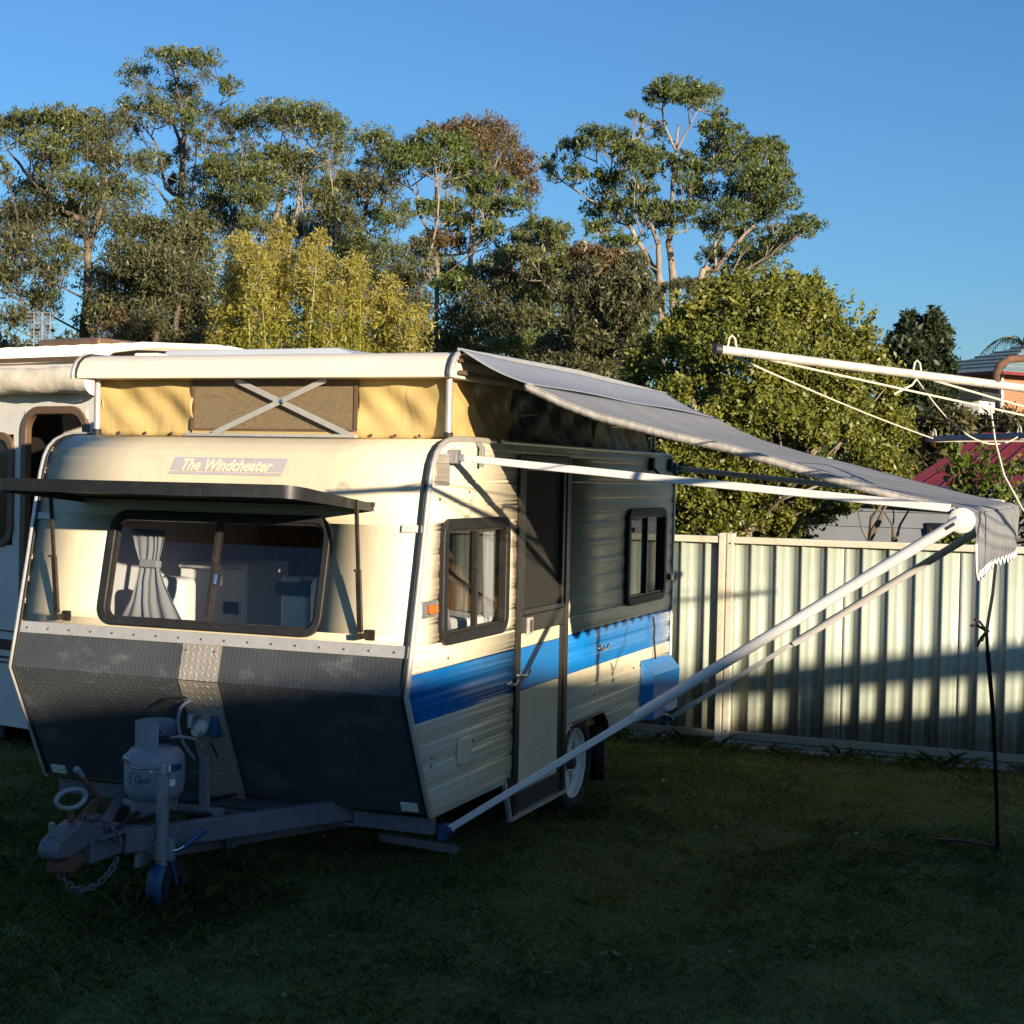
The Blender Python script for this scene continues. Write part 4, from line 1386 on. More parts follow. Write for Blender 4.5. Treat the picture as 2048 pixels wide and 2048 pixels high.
def canopy_z(x, y):
    z = float(np.interp(x, *ZX))
    t = (y - Y0) / (Y1 - Y0)
    u = (x - 1.33) / (3.19 - 1.33)
    z += .010 * math.sin(PI * u) * math.sin(t * 9.5 + 1.0) + .006 * math.sin(t * 23 + u * 4) * math.sin(PI * u) - .018 * math.sin(PI * u) * math.sin(PI * t)
    return z


xs_ = list(np.linspace(1.325, 3.19, 46))
ys_ = [Y0 + (Y1 - Y0) * (k / 60) for k in range(61)]
def yfar(x):
    return 3.72 - .52 * (x - 1.33) / 1.86


def ycan(y, x):
    return Y0 + (y - Y0) * (yfar(x) - Y0) / (Y1 - Y0)


cn = MB().grid([[(x, ycan(y, x), canopy_z(x, y)) for y in ys_] for x in xs_]).build("canopy", "awning_fabric", aw, solid=.003, smooth='all')
P = []
for i in range(150):
    x = 1.325 + (3.12 - 1.325) * i / 149
    z = canopy_z(x, Y0)
    r_ = .0005 * math.sin(i * 1.9) + .0004 * math.sin(i * 3.1 + 1)
    P.append([(x, Y0 + .07, z + .002), (x, Y0 + .04, z + .004 + r_), (x, Y0 + .008, z + .006 + r_), (x, Y0 - .006, z - .006 + r_), (x, Y0 + .0, z - .030 + 2 * r_)])
MB().grid(P).build("canopy_hem", "awning_hem", cn, smooth='all', solid=.002)
P = []
for i in range(12):
    t = i / 11
    x = 1.005 + (1.335 - 1.005) * t
    z = 2.425 - .150 * t - .016 * math.sin(PI * t)
    P.append([(x, y, z + .003 * math.sin(y * 4 + t * 3)) for y in np.linspace(.455, 3.72, 40)])
MB().grid(P).build("vinyl_strip", "vinyl_strip", aw, solid=.003, smooth='all')
MB().tube([(1.008, .45, 2.424), (1.008, 3.73, 2.424)], .008, 8).build("awning_track", "aluminium", aw, smooth=True)
RC = V(3.15, 0, 1.742)
MB().tube([RC + V(0, .37, 0), RC + V(0, 3.24, 0)], .040, 20).build("roller_tube", "arm_white", aw, smooth=True)
for y, s_ in ((.37, -1), (3.24, 1)):
    MB().lathe([(.0001, .010), (.012, .010), (.014, .006), (.043, .006), (.049, .002), (.050, -.006), (.050, -.03)], RC + V(0, y, 0), (0, s_, 0), 28).build("end_cap", "plain_white", aw, smooth=True)
# valance with wavy pale binding
def val_bottom(y):
    return 1.503 + .15 * math.exp(-(y - .42) / .04) + .036 * abs(math.sin((y - .4) * PI / .17)) * (1 if y > .55 else 0)


P, B = [], []
for y in np.linspace(.42, 3.20, 280):
    zb = val_bottom(y)
    xo = 3.19 + .012 * math.sin(y * 3.1)
    P.append([(3.186, y, 1.775), (3.195, y, 1.745), (xo + .004, y, (1.72 + zb) / 2), (xo, y, zb)])
    B.append((xo, y, zb))
vlc = MB().grid(P).build("valance", "awning_fabric", aw, solid=.003, smooth='all')
MB().tube(B, .0055, 5).build("valance_binding", "sticker_white", vlc, smooth='all')
for y in (.40, 3.93):
    br = MB().box((1.0, y - .035, 1.925), (1.045, y + .02, 1.985)).box((1.045, y - .02, 1.935), (1.075, y + .02, 1.965)).build("rafter_bracket", "galvanised", aw, bevel=.004)
    y2 = y if y < 1 else 3.25
    MB().beam((1.06, y, 1.949), (3.105, y2, 1.788), .032, .032).build("rafter_arm", "arm_white", aw, bevel=.004)
    MB().tube([(3.09, y2, 1.79), (3.15, y2, 1.745)], .014, 8).build("rafter_joint", "galvanised", aw, smooth=True)
    a, b = V(1.035, y, .335), V(3.145, y2 - (.035 if y < 1 else -.03), 1.742)
    j = a + (b - a) * .398
    MB().beam(a, j + (b - a) * .03, .030, .026, (0, 1, 0)).build("lower_arm", "arm_white", aw, bevel=.004)
    MB().tube([j, b], .0225, 16).build("upper_arm", "arm_white", aw, smooth=True)
    MB().box((.985, y - .03, .285), (1.02, y + .03, .355)).tube([(1.02, y, .32), (1.05, y, .335)], .02, 10).build("arm_foot", "blue_plastic", aw, bevel=.004)
    MB().add(*boxuv(b - (b - a) * .012, uy, unit(np.cross(uy, b - a)), unit(b - a), -.024, -.021, -.006, .006, -.03, .01)).build("arm_slot", "plastic_dark", aw)

# black strap hanging from the roller to the grass
m = MB()
sp_ = [(3.20, 1.48, 1.53), (3.195, 1.42, 1.40), (3.19, 1.20, 1.25), (3.19, 1.30, 1.15), (3.19, 1.75, .80), (3.18, 2.28, .30), (3.175, 2.50, .03), (3.174, 2.523, .015)]
for a, b in zip(sp_[:-1], sp_[1:]):
    m.beam(a, b, .019 if a[2] < 1.2 else .014, .004, (0, 1, 0))
st_ = tag(m.build("tie_strap", "strap_black"), "black webbing strap hanging from the awning valance down to the grass", "strap")
m = MB().beam((3.174, 2.50, .036), (3.02, 2.51, .044), .035, .010).beam((3.02, 2.51, .044), (2.86, 2.52, .036), .032, .010)
m.build("loose_end", "strap_black", st_)
m = MB()
for q in ((-.05, -.03, .05), (-.07, 0, .02), (-.04, .02, -.07), (-.02, .0, -.045)):
    p0 = V(3.19, 1.22, 1.25)
    m.tube([p0, p0 + V(*q) * .6 + V(0, .01, .01), p0 + V(*q)], .006, 6)
m.lathe([(.0001, -.014), (.014, 0), (.0001, .014)], (3.19, 1.22, 1.25), (0, 0, 1), 8)
m.build("knot", "strap_black", st_)


# ------------------------------------------------------------------ second caravan, parked across behind
c2 = thing("second_caravan", "white caravan with dark doorway and rolled awning, parked behind the pop-top", "caravan", (-3.06, 2.40, 0.02), rz=math.radians(-11), local=True)
lo, ex, ez, eo = V(0, 0, 0), V(1, 0, 0), V(0, 0, 1), V(0, -1, 0)
X0, X1 = -3.9, .92
D2 = (.20, .77, .42, 2.215)
W2 = (-.98, .085, 1.34, 2.06)


def c2_spans(z):
    s = [(X0, X1)]
    if D2[2] < z < D2[3]:
        s = cut(s, D2[0], D2[1])
    if W2[2] < z < W2[3]:
        s = cut(s, W2[0], W2[1])
    return s


zs = sorted({.16, .30, .42, .62, .68, 1.0, 1.34, 2.06, 2.215, 2.40, 2.52})
rows(zs, c2_spans, lambda x, z: (x, 0.0, z)).build("side_wall", "plain_white", c2, solid=.02, merge=True)
MB().box((X0, 1.9, .2), (X1, 2.2, 2.5)).box((X1 - .02, .02, .2), (X1, 1.9, 2.5)).box((X0, .02, .2), (X0 + .02, 1.9, 2.5)).box((X0, .02, .3), (X1 - .02, 1.9, .36)).build("rear_walls", "plain_white", c2)
m = MB()
rp = [(-.02, 2.52), (-.015, 2.56), (.05, 2.60), (.4, 2.66), (1.1, 2.70), (1.8, 2.66), (2.2, 2.52)]
m.grid([[(x, y, z) for x in (X0 - .01, X1 + .01)] for y, z in rp])
r2 = m.build("roof", "roof_white", c2, smooth=True, solid=.03)
for k in range(26):
    x = X0 + .1 + k * .185
    MB().tube([(x, y, z + .004) for y, z in rp[1:6]], .008, 5).build("roof_rib", "roof_white", r2, smooth=True)
MB().beam((X0, -.022, 2.535), (X1, -.022, 2.535), .022, .03).build("gutter", "brown_trim", r2)
MB().box((-.35, .55, 2.66), (.25, 1.1, 2.735)).build("roof_hatch", "brown_trim", r2, bevel=.02)
m = MB()
P = []
for i in range(60):
    x = X0 + .3 + (.93 - X0 - .3) * i / 59
    row = []
    for k in range(17):
        a = 2 * PI * k / 16
        rr = .082 + .006 * math.sin(i * .9 + 2 * math.sin(a)) + .004 * math.sin(i * 2.3 + a * 2)
        row.append((x, -.10 + rr * math.cos(a) * .9, 2.385 + rr * math.sin(a) - .012 * math.sin(i * .21)))
    P.append(row)
MB().grid(P).add([P[-1][k] for k in range(16)], [tuple(range(16))]).build("rolled_awning", "awning_bag", c2, smooth='all')
dw, dh = D2[1] - D2[0], D2[3] - D2[2]
dc = V((D2[0] + D2[1]) / 2, 0, (D2[2] + D2[3]) / 2)
d2 = MB().ring(rrect(dw + .05, dh + .05, .16), rrect(dw - .05, dh - .05, .11), dc, ex, ez, eo, -.03, .022).build("door_frame", "brown_trim", c2, smooth=True, bevel=.006)
MB().ring(rrect(dw + .006, dh + .006, .02), rrect(dw - .02, dh - .02, .14), dc, ex, ez, eo, -.012, .008).build("door_corner_trim", "plain_white", d2)
MB().box((D2[0] - .04, .75, .36), (D2[1] + .3, .77, 2.45)).build("dark_interior_sheet", "interior_dark", c2)  # dark sheet behind the opening, coloured as the unlit interior
window(c2, V((W2[0] + W2[1]) / 2, 0, (W2[2] + W2[3]) / 2), ex, ez, eo, W2[1] - W2[0] + .03, W2[3] - W2[2] + .03, .13, .05, glass="dark_glass", frame="brown_trim", mullions=())
MB().box((X0 + .1, .3, 1.2), (W2[1] + .1, .32, 2.2)).build("window_blind", "interior_dark", c2)
for z0, z1 in ((.655, .725), (.60, .615), (.57, .58), (.775, .785)):
    for a, b in ((X0, D2[0] - .03), (D2[1] + .03, X1)):
        MB().box((a, -.004, z0), (b, .0, z1)).build("maroon_stripe", "maroon", c2)
MB().box((D2[1] - .10, -.03, 2.265), (D2[1] - .04, -.002, 2.28)).build("entry_lamp", "clear_lens", c2)
for a, b in ((X0 + .05, -.05), (.75, X1 - .02)):
    MB().box((a, .06, .06), (b, .09, .2)).build("skirt_panel", "plastic_dark", c2)
for x in (-1.6, -.8):
    MB().lathe([(.19, -.06), (.30, -.08), (.33, -.05), (.33, .05), (.30, .08), (.19, .06)], (x, .2, .31), (0, 1, 0), 32).lathe([(.19, -.04), (.0001, -.05)], (x, .2, .31), (0, 1, 0), 32).build("wheel", "tyre_rubber", c2, smooth=True)

# ------------------------------------------------------------------ fence
FYP = 5.0
PITCH_R = .1785
fence = thing("steel_sheet_fence", "pale green ribbed steel sheet fence with cream rails behind the caravan", "fence", (1.12, FYP, 0))
posts = [1.125 + 2.415 * k for k in range(-3, 4)]


def sheet(x0, x1):
    """ribbed sheet: wide flat pans and narrow steep-sided ribs, mesh shared by the bays"""
    prof = []
    x = x0
    while x < x1 - 1e-6:
        b = min(x + PITCH_R, x1)
        w = b - x
        for t, d in ((0, 0), (.30, 0), (.305, .004), (.55, .004), (.555, 0), (.70, 0), (.745, -.030), (.925, -.030), (.99, 0)):
            prof.append((x + w * t, FYP + d))
        x = b
    prof.append((x1, FYP))
    return prof


for i, (a, b) in enumerate(zip(posts[:-1], posts[1:])):
    a2, b2 = a + .045, b - .045
    for k in range(3):
        s0 = a2 + (b2 - a2) * k / 3
        s1 = a2 + (b2 - a2) * (k + 1) / 3
        pr = []
        x = s0
        w = (s1 - s0) / 4.34
        nn = 4 if k < 2 else 4
        w = (s1 - s0) / nn if False else (s1 - s0) / 4.36
        prof = []
        for j in range(5):
            for t, d in ((0, 0), (.18, 0), (.19, .003), (.46, .003), (.47, 0), (.70, 0), (.702, -.014), (.79, -.014), (.93, 0)):
                xx = s0 + (j + t) * w
                if xx <= s1:
                    prof.append((xx, FYP + d + (.002 if k % 2 else 0)))
        prof.append((s1, FYP + (.002 if k % 2 else 0)))
        m = MB().grid([[(x, y, z) for x, y in prof] for z in (.085, 1.462)])
        m.build("fence_sheet", "fence_sheet", fence, solid=.0025, smooth=True)
    for z0, z1, nm in ((1.44, 1.487, "top_rail"), (.058, .108, "bottom_rail")):
        m = MB().box((a + .040, FYP - .042, z0), (b - .040, FYP + .030, z1))
        m.build(nm, "fence_rail" if nm == "top_rail" else "fence_sheet", fence, bevel=.004)
for x in posts:
    m = MB().box((x - .052, FYP - .050, -.1), (x - .006, FYP + .045, 1.51)).box((x + .006, FYP - .050, -.1), (x + .052, FYP + .045, 1.51)).box((x - .006, FYP - .044, -.1), (x + .006, FYP + .04, 1.506))
    p_ = m.build("fence_post", "fence_rail", fence, bevel=.004)
    for z in (.11, 1.44):
        MB().lathe([(.0001, .005), (.006, .004), (.007, 0)], (x + .03, FYP - .05, z), (0, -1, 0), 8).build("screw", "screw_dark", p_, smooth=True)
k_ = MB().box((-9, FYP - .14, -.12), (9, FYP + .12, .022)).build("garden_edging", "concrete", bevel=.012)
k_["kind"] = "structure"

# ------------------------------------------------------------------ rotary clothes hoist
T1, T2 = V(2.618, -1.314, 2.255), V(2.864, 1.792, 2.095)
HM = V(4.30, .13, 2.10)
ho = thing("rotary_clothes_hoist", "rotary clothes hoist with pale weathered arms and cream ropes beside the awning", "clothesline", (HM[0], HM[1], 0))
T3 = V(5.85, -1.45, 2.27)
T4 = V(6.0, 1.70, 2.14)
MB().tube([(HM[0], HM[1], -.1), (HM[0], HM[1], 1.2)], .030, 16).tube([(HM[0], HM[1], 1.2), (HM[0], HM[1], 2.32)], .022, 16).build("mast", "hoist_paint", ho, smooth=True)
MB().lathe([(.03, -.06), (.06, -.05), (.06, .03), (.03, .06)], HM, (0, 0, 1), 18).build("crown", "rust", ho, smooth=True)
def hoist_joint(T, t, up=.0):
    return HM + (T - HM) * t + V(0, 0, up)


for T, mt in ((T1, "hoist_paint"), (T2, "hoist_dark"), (T3, "hoist_paint"), (T4, "hoist_dark")):
    ar = MB().tube([HM, HM + (T - HM) * .5 + V(0, 0, .004), T], .0135, 14).build("arm", mt, ho, smooth=True)
    MB().tube([T + unit(T - HM) * .001, T + unit(T - HM) * .022], .0155, 12).build("end_plug", "plastic_dark", ar, smooth=True)
    for f in (.985, .70, .42):
        p = HM + (T - HM) * f
        MB().tube([p + V(0, 0, .008) + unit(T - HM) * .014, p + V(0, 0, .038) + unit(T - HM) * .008, p + V(0, 0, .046), p + V(0, 0, .038) - unit(T - HM) * .010, p + V(0, 0, .010) - unit(T - HM) * .016], .0032, 6).build("line_hook", "rope", ar, smooth=True)
# the curved rusty brace that rises from the near arm to the crown
q0 = hoist_joint(T1, .57)
br_ = [q0 + V(0, 0, 0), q0 + V(0, 0, .035), q0 + V(.01, .008, .065), q0 + V(.035, .03, .085), q0 + V(.08, .07, .09), q0 + V(.35, .30, .08), HM + V(0, 0, .18)]
MB().tube(br_, .012, 10).build("curved_brace", "rust", ho, smooth=True)


def sag(a, b, s, n=14):
    return [a + (b - a) * k / n - V(0, 0, s * 4 * (k / n) * (1 - k / n)) for k in range(n + 1)]


TT = [T1, T2, T4, T3]
for f, sg in ((.985, .01), (.70, .10), (.42, .03)):
    for i in range(4):
        A, B_ = TT[i], TT[(i + 1) % 4]
        a, b = HM + (A - HM) * f, HM + (B_ - HM) * f
        if i == 3 and f > .6:
            a = V(HM[0], HM[1], 1.95 if f > .9 else 1.915)
        MB().tube(sag(a - V(0, 0, .012), b, sg if i == 0 else .005), .0034, 6).build("rope_line", "rope", ho, smooth=True)
a = HM + (T1 - HM) * .70
MB().tube([a + V(0, 0, -.01), a + V(-.01, -.02, -.03), a + V(-.06, -.05, -.06)], .0034, 6).build("rope_tail", "rope", ho, smooth=True)
e0 = at(1980, 806, 5.0)
MB().tube([e0, at(1990, 880, 5.0), at(2008, 950, 5.0), at(2045, 1018, 5.0), at(2080, 1060, 5.0)], .0034, 6).build("rope_tail", "rope", ho, smooth=True)


# ------------------------------------------------------------------ trees
def leaf_cloud(cent, size, aspect, droop=0.5, jit=0.5):
    """one rhombus leaf at every centre"""
    n = len(cent)
    u = rng.normal(0, 1, (n, 3))
    u[:, 2] -= droop * 2.0
    u /= np.linalg.norm(u, axis=1)[:, None]
    w = rng.normal(0, 1, (n, 3))
    w -= u * np.sum(w * u, 1)[:, None]
    w /= np.linalg.norm(w, axis=1)[:, None]
    L = size * (1 - jit + 2.2 * jit * rng.uniform(0, 1, n) ** 1.6)
    u *= L[:, None] * .5
    w *= (L * aspect)[:, None] * .5
    return np.stack([cent - u, cent + w - u * .1, cent + u, cent - w - u * .1], 1)


def blob_points(c, r, n, sub, top=0.35, spread=.30):
    """points gathered in small clumps over the upper shell of an ellipsoid"""
    d = rng.normal(0, 1, (sub, 3))
    d[:, 2] = np.where(rng.uniform(0, 1, sub) < .55, np.abs(d[:, 2]) * .95, d[:, 2]) + top * .4
    d /= np.linalg.norm(d, axis=1)[:, None]
    k = rng.uniform(.35, 1.12, sub)[:, None]
    cc = d * k
    idx = rng.integers(0, sub, n)
    p = cc[idx] + rng.normal(0, spread, (n, 3)) * rng.uniform(.35, 1, (sub, 1))[idx]
    p[:, 2] -= np.minimum(rng.exponential(.16, n), .8)
    q = np.linalg.norm(p, axis=1)
    p = np.where((q > 1.25)[:, None], p / q[:, None] * 1.15, p)
    tone = np.clip(.46 + rng.uniform(-.16, .16, sub)[idx] + rng.normal(0, .17, n), 0, 1)
    return c + p * r, tone


def limb_path(a, b, bend, n=5):
    a, b = np.asarray(a), np.asarray(b)
    pts = []
    for k in range(n + 1):
        t = k / n
        p = a + (b - a) * t
        p = p + bend * math.sin(PI * t)
        p[2] = a[2] + (b[2] - a[2]) * (t ** 1.0)
        pts.append(p)
    return pts


def tree(name, label, cat, dep, trunks, blobs, leafmat, bark, lsize=.098, aspect=.30, dens=.085, group=None, droop=.5, spread=.20, thin=1.0, twigs=9, crown_name="crown", top=.35, flat=.9):
    """trunks: [(points in the picture, radius in metres)], all standing near depth `dep`; blobs: (px, py, rx, ry[, material])"""
    wtr = []
    for pts, r in trunks:
        wp = []
        off = 0.0
        for px, py in pts:
            wp.append(at(px, py, dep + off))
            off += rng.uniform(-.15, .2)
        wtr.append((wp, r))
    base = wtr[0][0][0].copy()
    base[2] = float(gz(base[0], base[1]))
    T = thing(name, label, cat, tuple(base), group)
    m = MB()
    nodes = []
    for i, (wp, r) in enumerate(wtr):
        g = wp[0].copy()
        g[2] = float(gz(g[0], g[1])) - .3
        if i == 0 or wp[0][2] - g[2] < 2.0 or True:
            full = ([g] if i == 0 else ([] if min(np.linalg.norm(wp[0] - q) for q in nodes) < .6 else [g])) + wp
        dense = spline(full, 6)
        nn = len(dense)
        jit = [d_ + rng.normal(0, .05 * r, 3) * (0 < j < nn - 1) for j, d_ in enumerate(dense)]
        rad = [.46 * r * (1 - .74 * j / (nn - 1)) for j in range(nn)]
        m.tube(jit, rad, 8)
        nodes += jit
    nodes = np.array(nodes)
    Q, TN = {}, {}
    inner = []
    for b in blobs:
        tx = min(trunks, key=lambda q: min(abs(p_[0] - b[0]) + abs(p_[1] - b[1]) for p_ in q[0]))[0]
        near_ = min(tx, key=lambda p_: abs(p_[0] - b[0]) + abs(p_[1] - b[1]))
        f_ = rng.uniform(.15, .45)
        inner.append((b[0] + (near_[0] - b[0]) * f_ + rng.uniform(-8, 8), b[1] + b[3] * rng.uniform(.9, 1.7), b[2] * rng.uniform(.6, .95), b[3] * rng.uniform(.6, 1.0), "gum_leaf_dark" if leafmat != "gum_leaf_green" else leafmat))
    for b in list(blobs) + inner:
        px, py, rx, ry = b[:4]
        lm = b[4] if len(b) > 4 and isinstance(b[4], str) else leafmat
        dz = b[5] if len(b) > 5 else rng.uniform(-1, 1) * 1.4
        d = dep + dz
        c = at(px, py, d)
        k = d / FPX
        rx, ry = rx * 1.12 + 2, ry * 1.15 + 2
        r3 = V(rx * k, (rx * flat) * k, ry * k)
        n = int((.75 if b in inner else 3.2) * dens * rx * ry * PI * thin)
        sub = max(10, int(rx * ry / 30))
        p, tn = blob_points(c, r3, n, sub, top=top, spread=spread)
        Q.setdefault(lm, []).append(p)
        TN.setdefault(lm, []).append(tn)
        # limb from the trunk and twigs fanning into the clump
        cand = nodes[nodes[:, 2] < c[2] - ry * k * .3]
        if len(cand) == 0:
            cand = nodes
        hd_ = np.linalg.norm((cand - c)[:, :2], axis=1)
        dist = hd_ + .35 * np.abs(cand[:, 2] - c[2]) + 3.0 * np.maximum(0, .55 * hd_ - (c[2] - cand[:, 2]))
        s = cand[np.argmin(dist)]
        low = c - V(0, 0, r3[2] * .55)
        bend = rng.normal(0, .05, 3) * np.linalg.norm(c - s)
        lr = min(.045, max(.014, .009 * np.linalg.norm(c - s)))
        pth = limb_path(s, low, bend)
        m.tube(pth, list(np.linspace(lr * 1.5, lr * .7, len(pth))), 5)
        nodes = np.vstack([nodes, np.array(pth[2:])])
        for _ in range(twigs if b not in inner else 4):
            e = c + rng.uniform(-.8, .8, 3) * r3
            e[2] = c[2] + rng.uniform(-.1, .75) * r3[2]
            st = pth[rng.integers(3, len(pth))]
            m.tube([st, (st + e) / 2 + rng.normal(0, .06, 3) * np.linalg.norm(e - st), e], [lr * .6, lr * .42, lr * .22], 4, cap=False)
    tr = m.build("trunk", bark, T, smooth='all')
    for lm in Q:
        cent = np.concatenate(Q[lm])
        tone = np.concatenate(TN[lm])
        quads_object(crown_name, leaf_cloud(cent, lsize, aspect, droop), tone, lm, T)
    return T


fallen_leaves()
G = "gum trees in a row behind the caravan"
tree("gum_tree", "spreading olive gum tree beside the tall one, dark trunk, behind the white caravan", "tree", 36,
     [([(170, 700), (174, 600), (176, 497), (158, 424), (127, 380)], .34), ([(176, 497), (205, 400), (215, 320)], .18), ([(158, 440), (100, 400), (40, 330), (14, 300)], .14)],
     [(22, 250, 36, 26), (62, 236, 38, 20), (109, 247, 48, 26), (148, 236, 42, 22), (87, 290, 42, 22), (152, 283, 50, 25), (109, 326, 50, 24), (203, 270, 40, 44, "gum_leaf_dark"), (215, 325, 45, 25, "gum_leaf_dark"),
      (235, 388, 66, 32), (72, 381, 46, 28), (163, 375, 45, 28), (181, 435, 55, 30), (120, 428, 45, 30, "gum_leaf_dark"), (54, 442, 52, 36, "gum_leaf_dark"), (30, 497, 50, 40, "gum_leaf_dark"), (10, 560, 40, 40, "gum_leaf_dark"),
      (83, 598, 38, 24, "gum_leaf_green"), (254, 455, 45, 28), (130, 500, 45, 24), (95, 540, 36, 22, "gum_leaf_dark"), (30, 640, 40, 24, "gum_leaf_dark"), (190, 560, 34, 22), (185, 640, 30, 28, "gum_leaf_dark"), (7, 334, 18, 18), (10, 430, 30, 30, "gum_leaf_dark")],
     "gum_leaf", "bark_dark", group=None, dens=.11)
tree("gum_tree", "tallest gum tree with small leaf tufts high above its neighbours", "tree", 44,
     [([(362, 700), (362, 560), (362, 399), (366, 297), (367, 232), (373, 200), (392, 165)], .30), ([(366, 297), (340, 235), (318, 215)], .12), ([(362, 399), (330, 370), (318, 300), (285, 250)], .14), ([(345, 420), (320, 385), (295, 345)], .10), ([(367, 232), (350, 160), (345, 135)], .08), ([(410, 300), (440, 210), (458, 180)], .06)],
     [(275, 147, 33, 22), (335, 110, 36, 18), (372, 118, 32, 16), (412, 124, 34, 22), (460, 167, 21, 20, "gum_leaf_green"), (359, 182, 36, 22), (308, 205, 34, 22), (268, 221, 32, 24), (372, 214, 36, 20), (384, 242, 26, 18, "gum_leaf_green"),
      (427, 232, 28, 22, "gum_leaf_dark"), (440, 290, 34, 14), (290, 319, 40, 20), (326, 322, 24, 14), (370, 303, 24, 16, "gum_leaf_dark"), (250, 250, 28, 24, "gum_leaf_dark"), (384, 362, 26, 18, "gum_leaf_dark"), (330, 225, 34, 16), (392, 270, 22, 12), (420, 335, 40, 14), (345, 360, 20, 14, "gum_leaf_dark")],
     "gum_leaf", "bark_dark", dens=.12)
tree("gum_tree", "broad gum tree with a mushroom-shaped flat cap above the yellow bamboo", "tree", 40,
     [([(530, 700), (534, 560), (540, 478), (565, 388), (572, 334), (575, 290)], .32), ([(555, 700), (560, 560), (590, 440), (610, 330), (640, 280)], .2), ([(540, 478), (500, 400), (480, 330)], .14), ([(572, 334), (530, 280), (505, 255)], .08)],
     [(507, 236, 48, 22), (562, 222, 50, 20), (616, 232, 50, 24), (660, 262, 38, 32), (464, 252, 32, 20), (683, 300, 22, 26), (585, 240, 60, 14), (525, 320, 56, 22), (580, 315, 56, 22), (471, 352, 56, 32), (533, 360, 56, 26), (435, 334, 40, 20), (609, 345, 42, 26),
      (634, 399, 46, 30), (670, 370, 36, 25), (435, 406, 46, 32), (385, 424, 46, 28), (670, 442, 45, 34, "gum_leaf_dark"), (616, 470, 45, 30), (507, 400, 50, 28), (460, 450, 40, 25), (700, 500, 46, 32), (570, 440, 36, 20), (520, 455, 34, 20)],
     "gum_leaf", "bark_pale", dens=.12)
tree("gum_tree", "dark dense lower gum tree between the white caravan and the yellow bamboo", "tree", 33,
     [([(310, 700), (305, 620), (300, 540), (330, 470)], .25), ([(345, 700), (360, 600), (395, 500)], .18)],
     [(308, 460, 50, 28), (344, 488, 60, 30), (272, 515, 60, 34), (391, 460, 44, 28), (326, 533, 60, 34), (254, 565, 55, 34), (391, 515, 46, 32), (222, 624, 46, 38, "gum_leaf_dark"), (308, 600, 55, 38, "gum_leaf_dark"), (362, 618, 50, 38, "gum_leaf_dark"),
      (402, 580, 40, 40), (254, 655, 55, 30, "gum_leaf_brown"), (344, 668, 60, 28, "gum_leaf_dark"), (420, 640, 36, 40, "gum_leaf_dark"), (290, 680, 60, 22, "gum_leaf_brown"), (410, 690, 40, 24, "gum_leaf_dark")],
     "gum_leaf_dark", "bark_dark", dens=.14)
tree("gum_tree", "slender gum tree leaning right of the mushroom-capped one, behind the bamboo", "tree", 42,
     [([(705, 700), (708, 560), (718, 476), (735, 404), (759, 324), (765, 295)], .22), ([(720, 470), (700, 420), (690, 390)], .12)],
     [(748, 280, 38, 26), (779, 297, 28, 20), (693, 375, 45, 26, "gum_leaf_dark"), (772, 375, 30, 32, "gum_leaf_dark"), (766, 436, 42, 20, "gum_leaf_green"), (680, 440, 40, 28, "gum_leaf_dark"), (722, 370, 36, 28, "gum_leaf_dark"), (813, 425, 24, 22), (700, 494, 46, 30),
      (760, 505, 46, 30), (813, 530, 40, 30), (722, 560, 50, 34), (802, 567, 45, 36, "gum_leaf_dark"), (777, 620, 50, 38, "gum_leaf_dark"), (831, 620, 40, 42, "gum_leaf_dark"), (740, 325, 24, 16), (840, 560, 30, 30, "gum_leaf_dark"), (845, 680, 40, 36, "gum_leaf_dark")],
     "gum_leaf", "bark_dark", dens=.12)
tree("gum_tree", "bright green topped gum tree with straight white trunk over the caravan roof", "tree", 35,
     [([(871, 708), (872, 620), (876, 512), (873, 440), (871, 353), (866, 310)], .17), ([(876, 540), (855, 460), (835, 420), (836, 380), (820, 330)], .10), ([(873, 440), (895, 380), (905, 320)], .07), ([(876, 512), (940, 500), (970, 430)], .07), ([(873, 440), (840, 400), (800, 340)], .06)],
     [(867, 282, 46, 20), (831, 304, 46, 20), (793, 322, 34, 22), (911, 293, 34, 28), (853, 318, 40, 16), (911, 342, 36, 18), (947, 331, 26, 22), (998, 371, 42, 18), (1012, 407, 42, 16), (969, 414, 38, 18), (904, 418, 32, 18), (860, 411, 28, 14), (918, 447, 34, 18),
      (976, 462, 30, 18), (880, 487, 46, 26, "gum_leaf_brown"), (925, 575, 48, 30), (904, 549, 45, 24), (922, 645, 45, 34), (905, 690, 50, 28, "gum_leaf_dark"), (960, 380, 26, 14), (840, 500, 26, 22, "gum_leaf_dark")],
     "gum_leaf_green", "bark_pale", dens=.12)
tree("gum_tree", "russet brown topped gum tree behind the bright green topped one", "tree", 46,
     [([(940, 700), (940, 600), (942, 512), (947, 386), (958, 313), (965, 280)], .28), ([(947, 400), (990, 350), (1015, 320)], .12), ([(942, 512), (990, 430), (1040, 380)], .12), ([(947, 400), (915, 340), (900, 280)], .1)],
     [(965, 253, 42, 22), (925, 257, 32, 20), (998, 270, 38, 26), (1020, 300, 34, 26), (983, 309, 38, 26), (1056, 324, 28, 24), (1063, 382, 24, 26), (1020, 338, 34, 22), (867, 260, 32, 14), (958, 295, 38, 26), (925, 370, 30, 22, "gum_leaf_dark"), (945, 265, 30, 20), (1045, 350, 22, 18), (985, 345, 28, 18), (900, 262, 26, 14)],
     "gum_leaf_brown", "bark_pale", dens=.12)
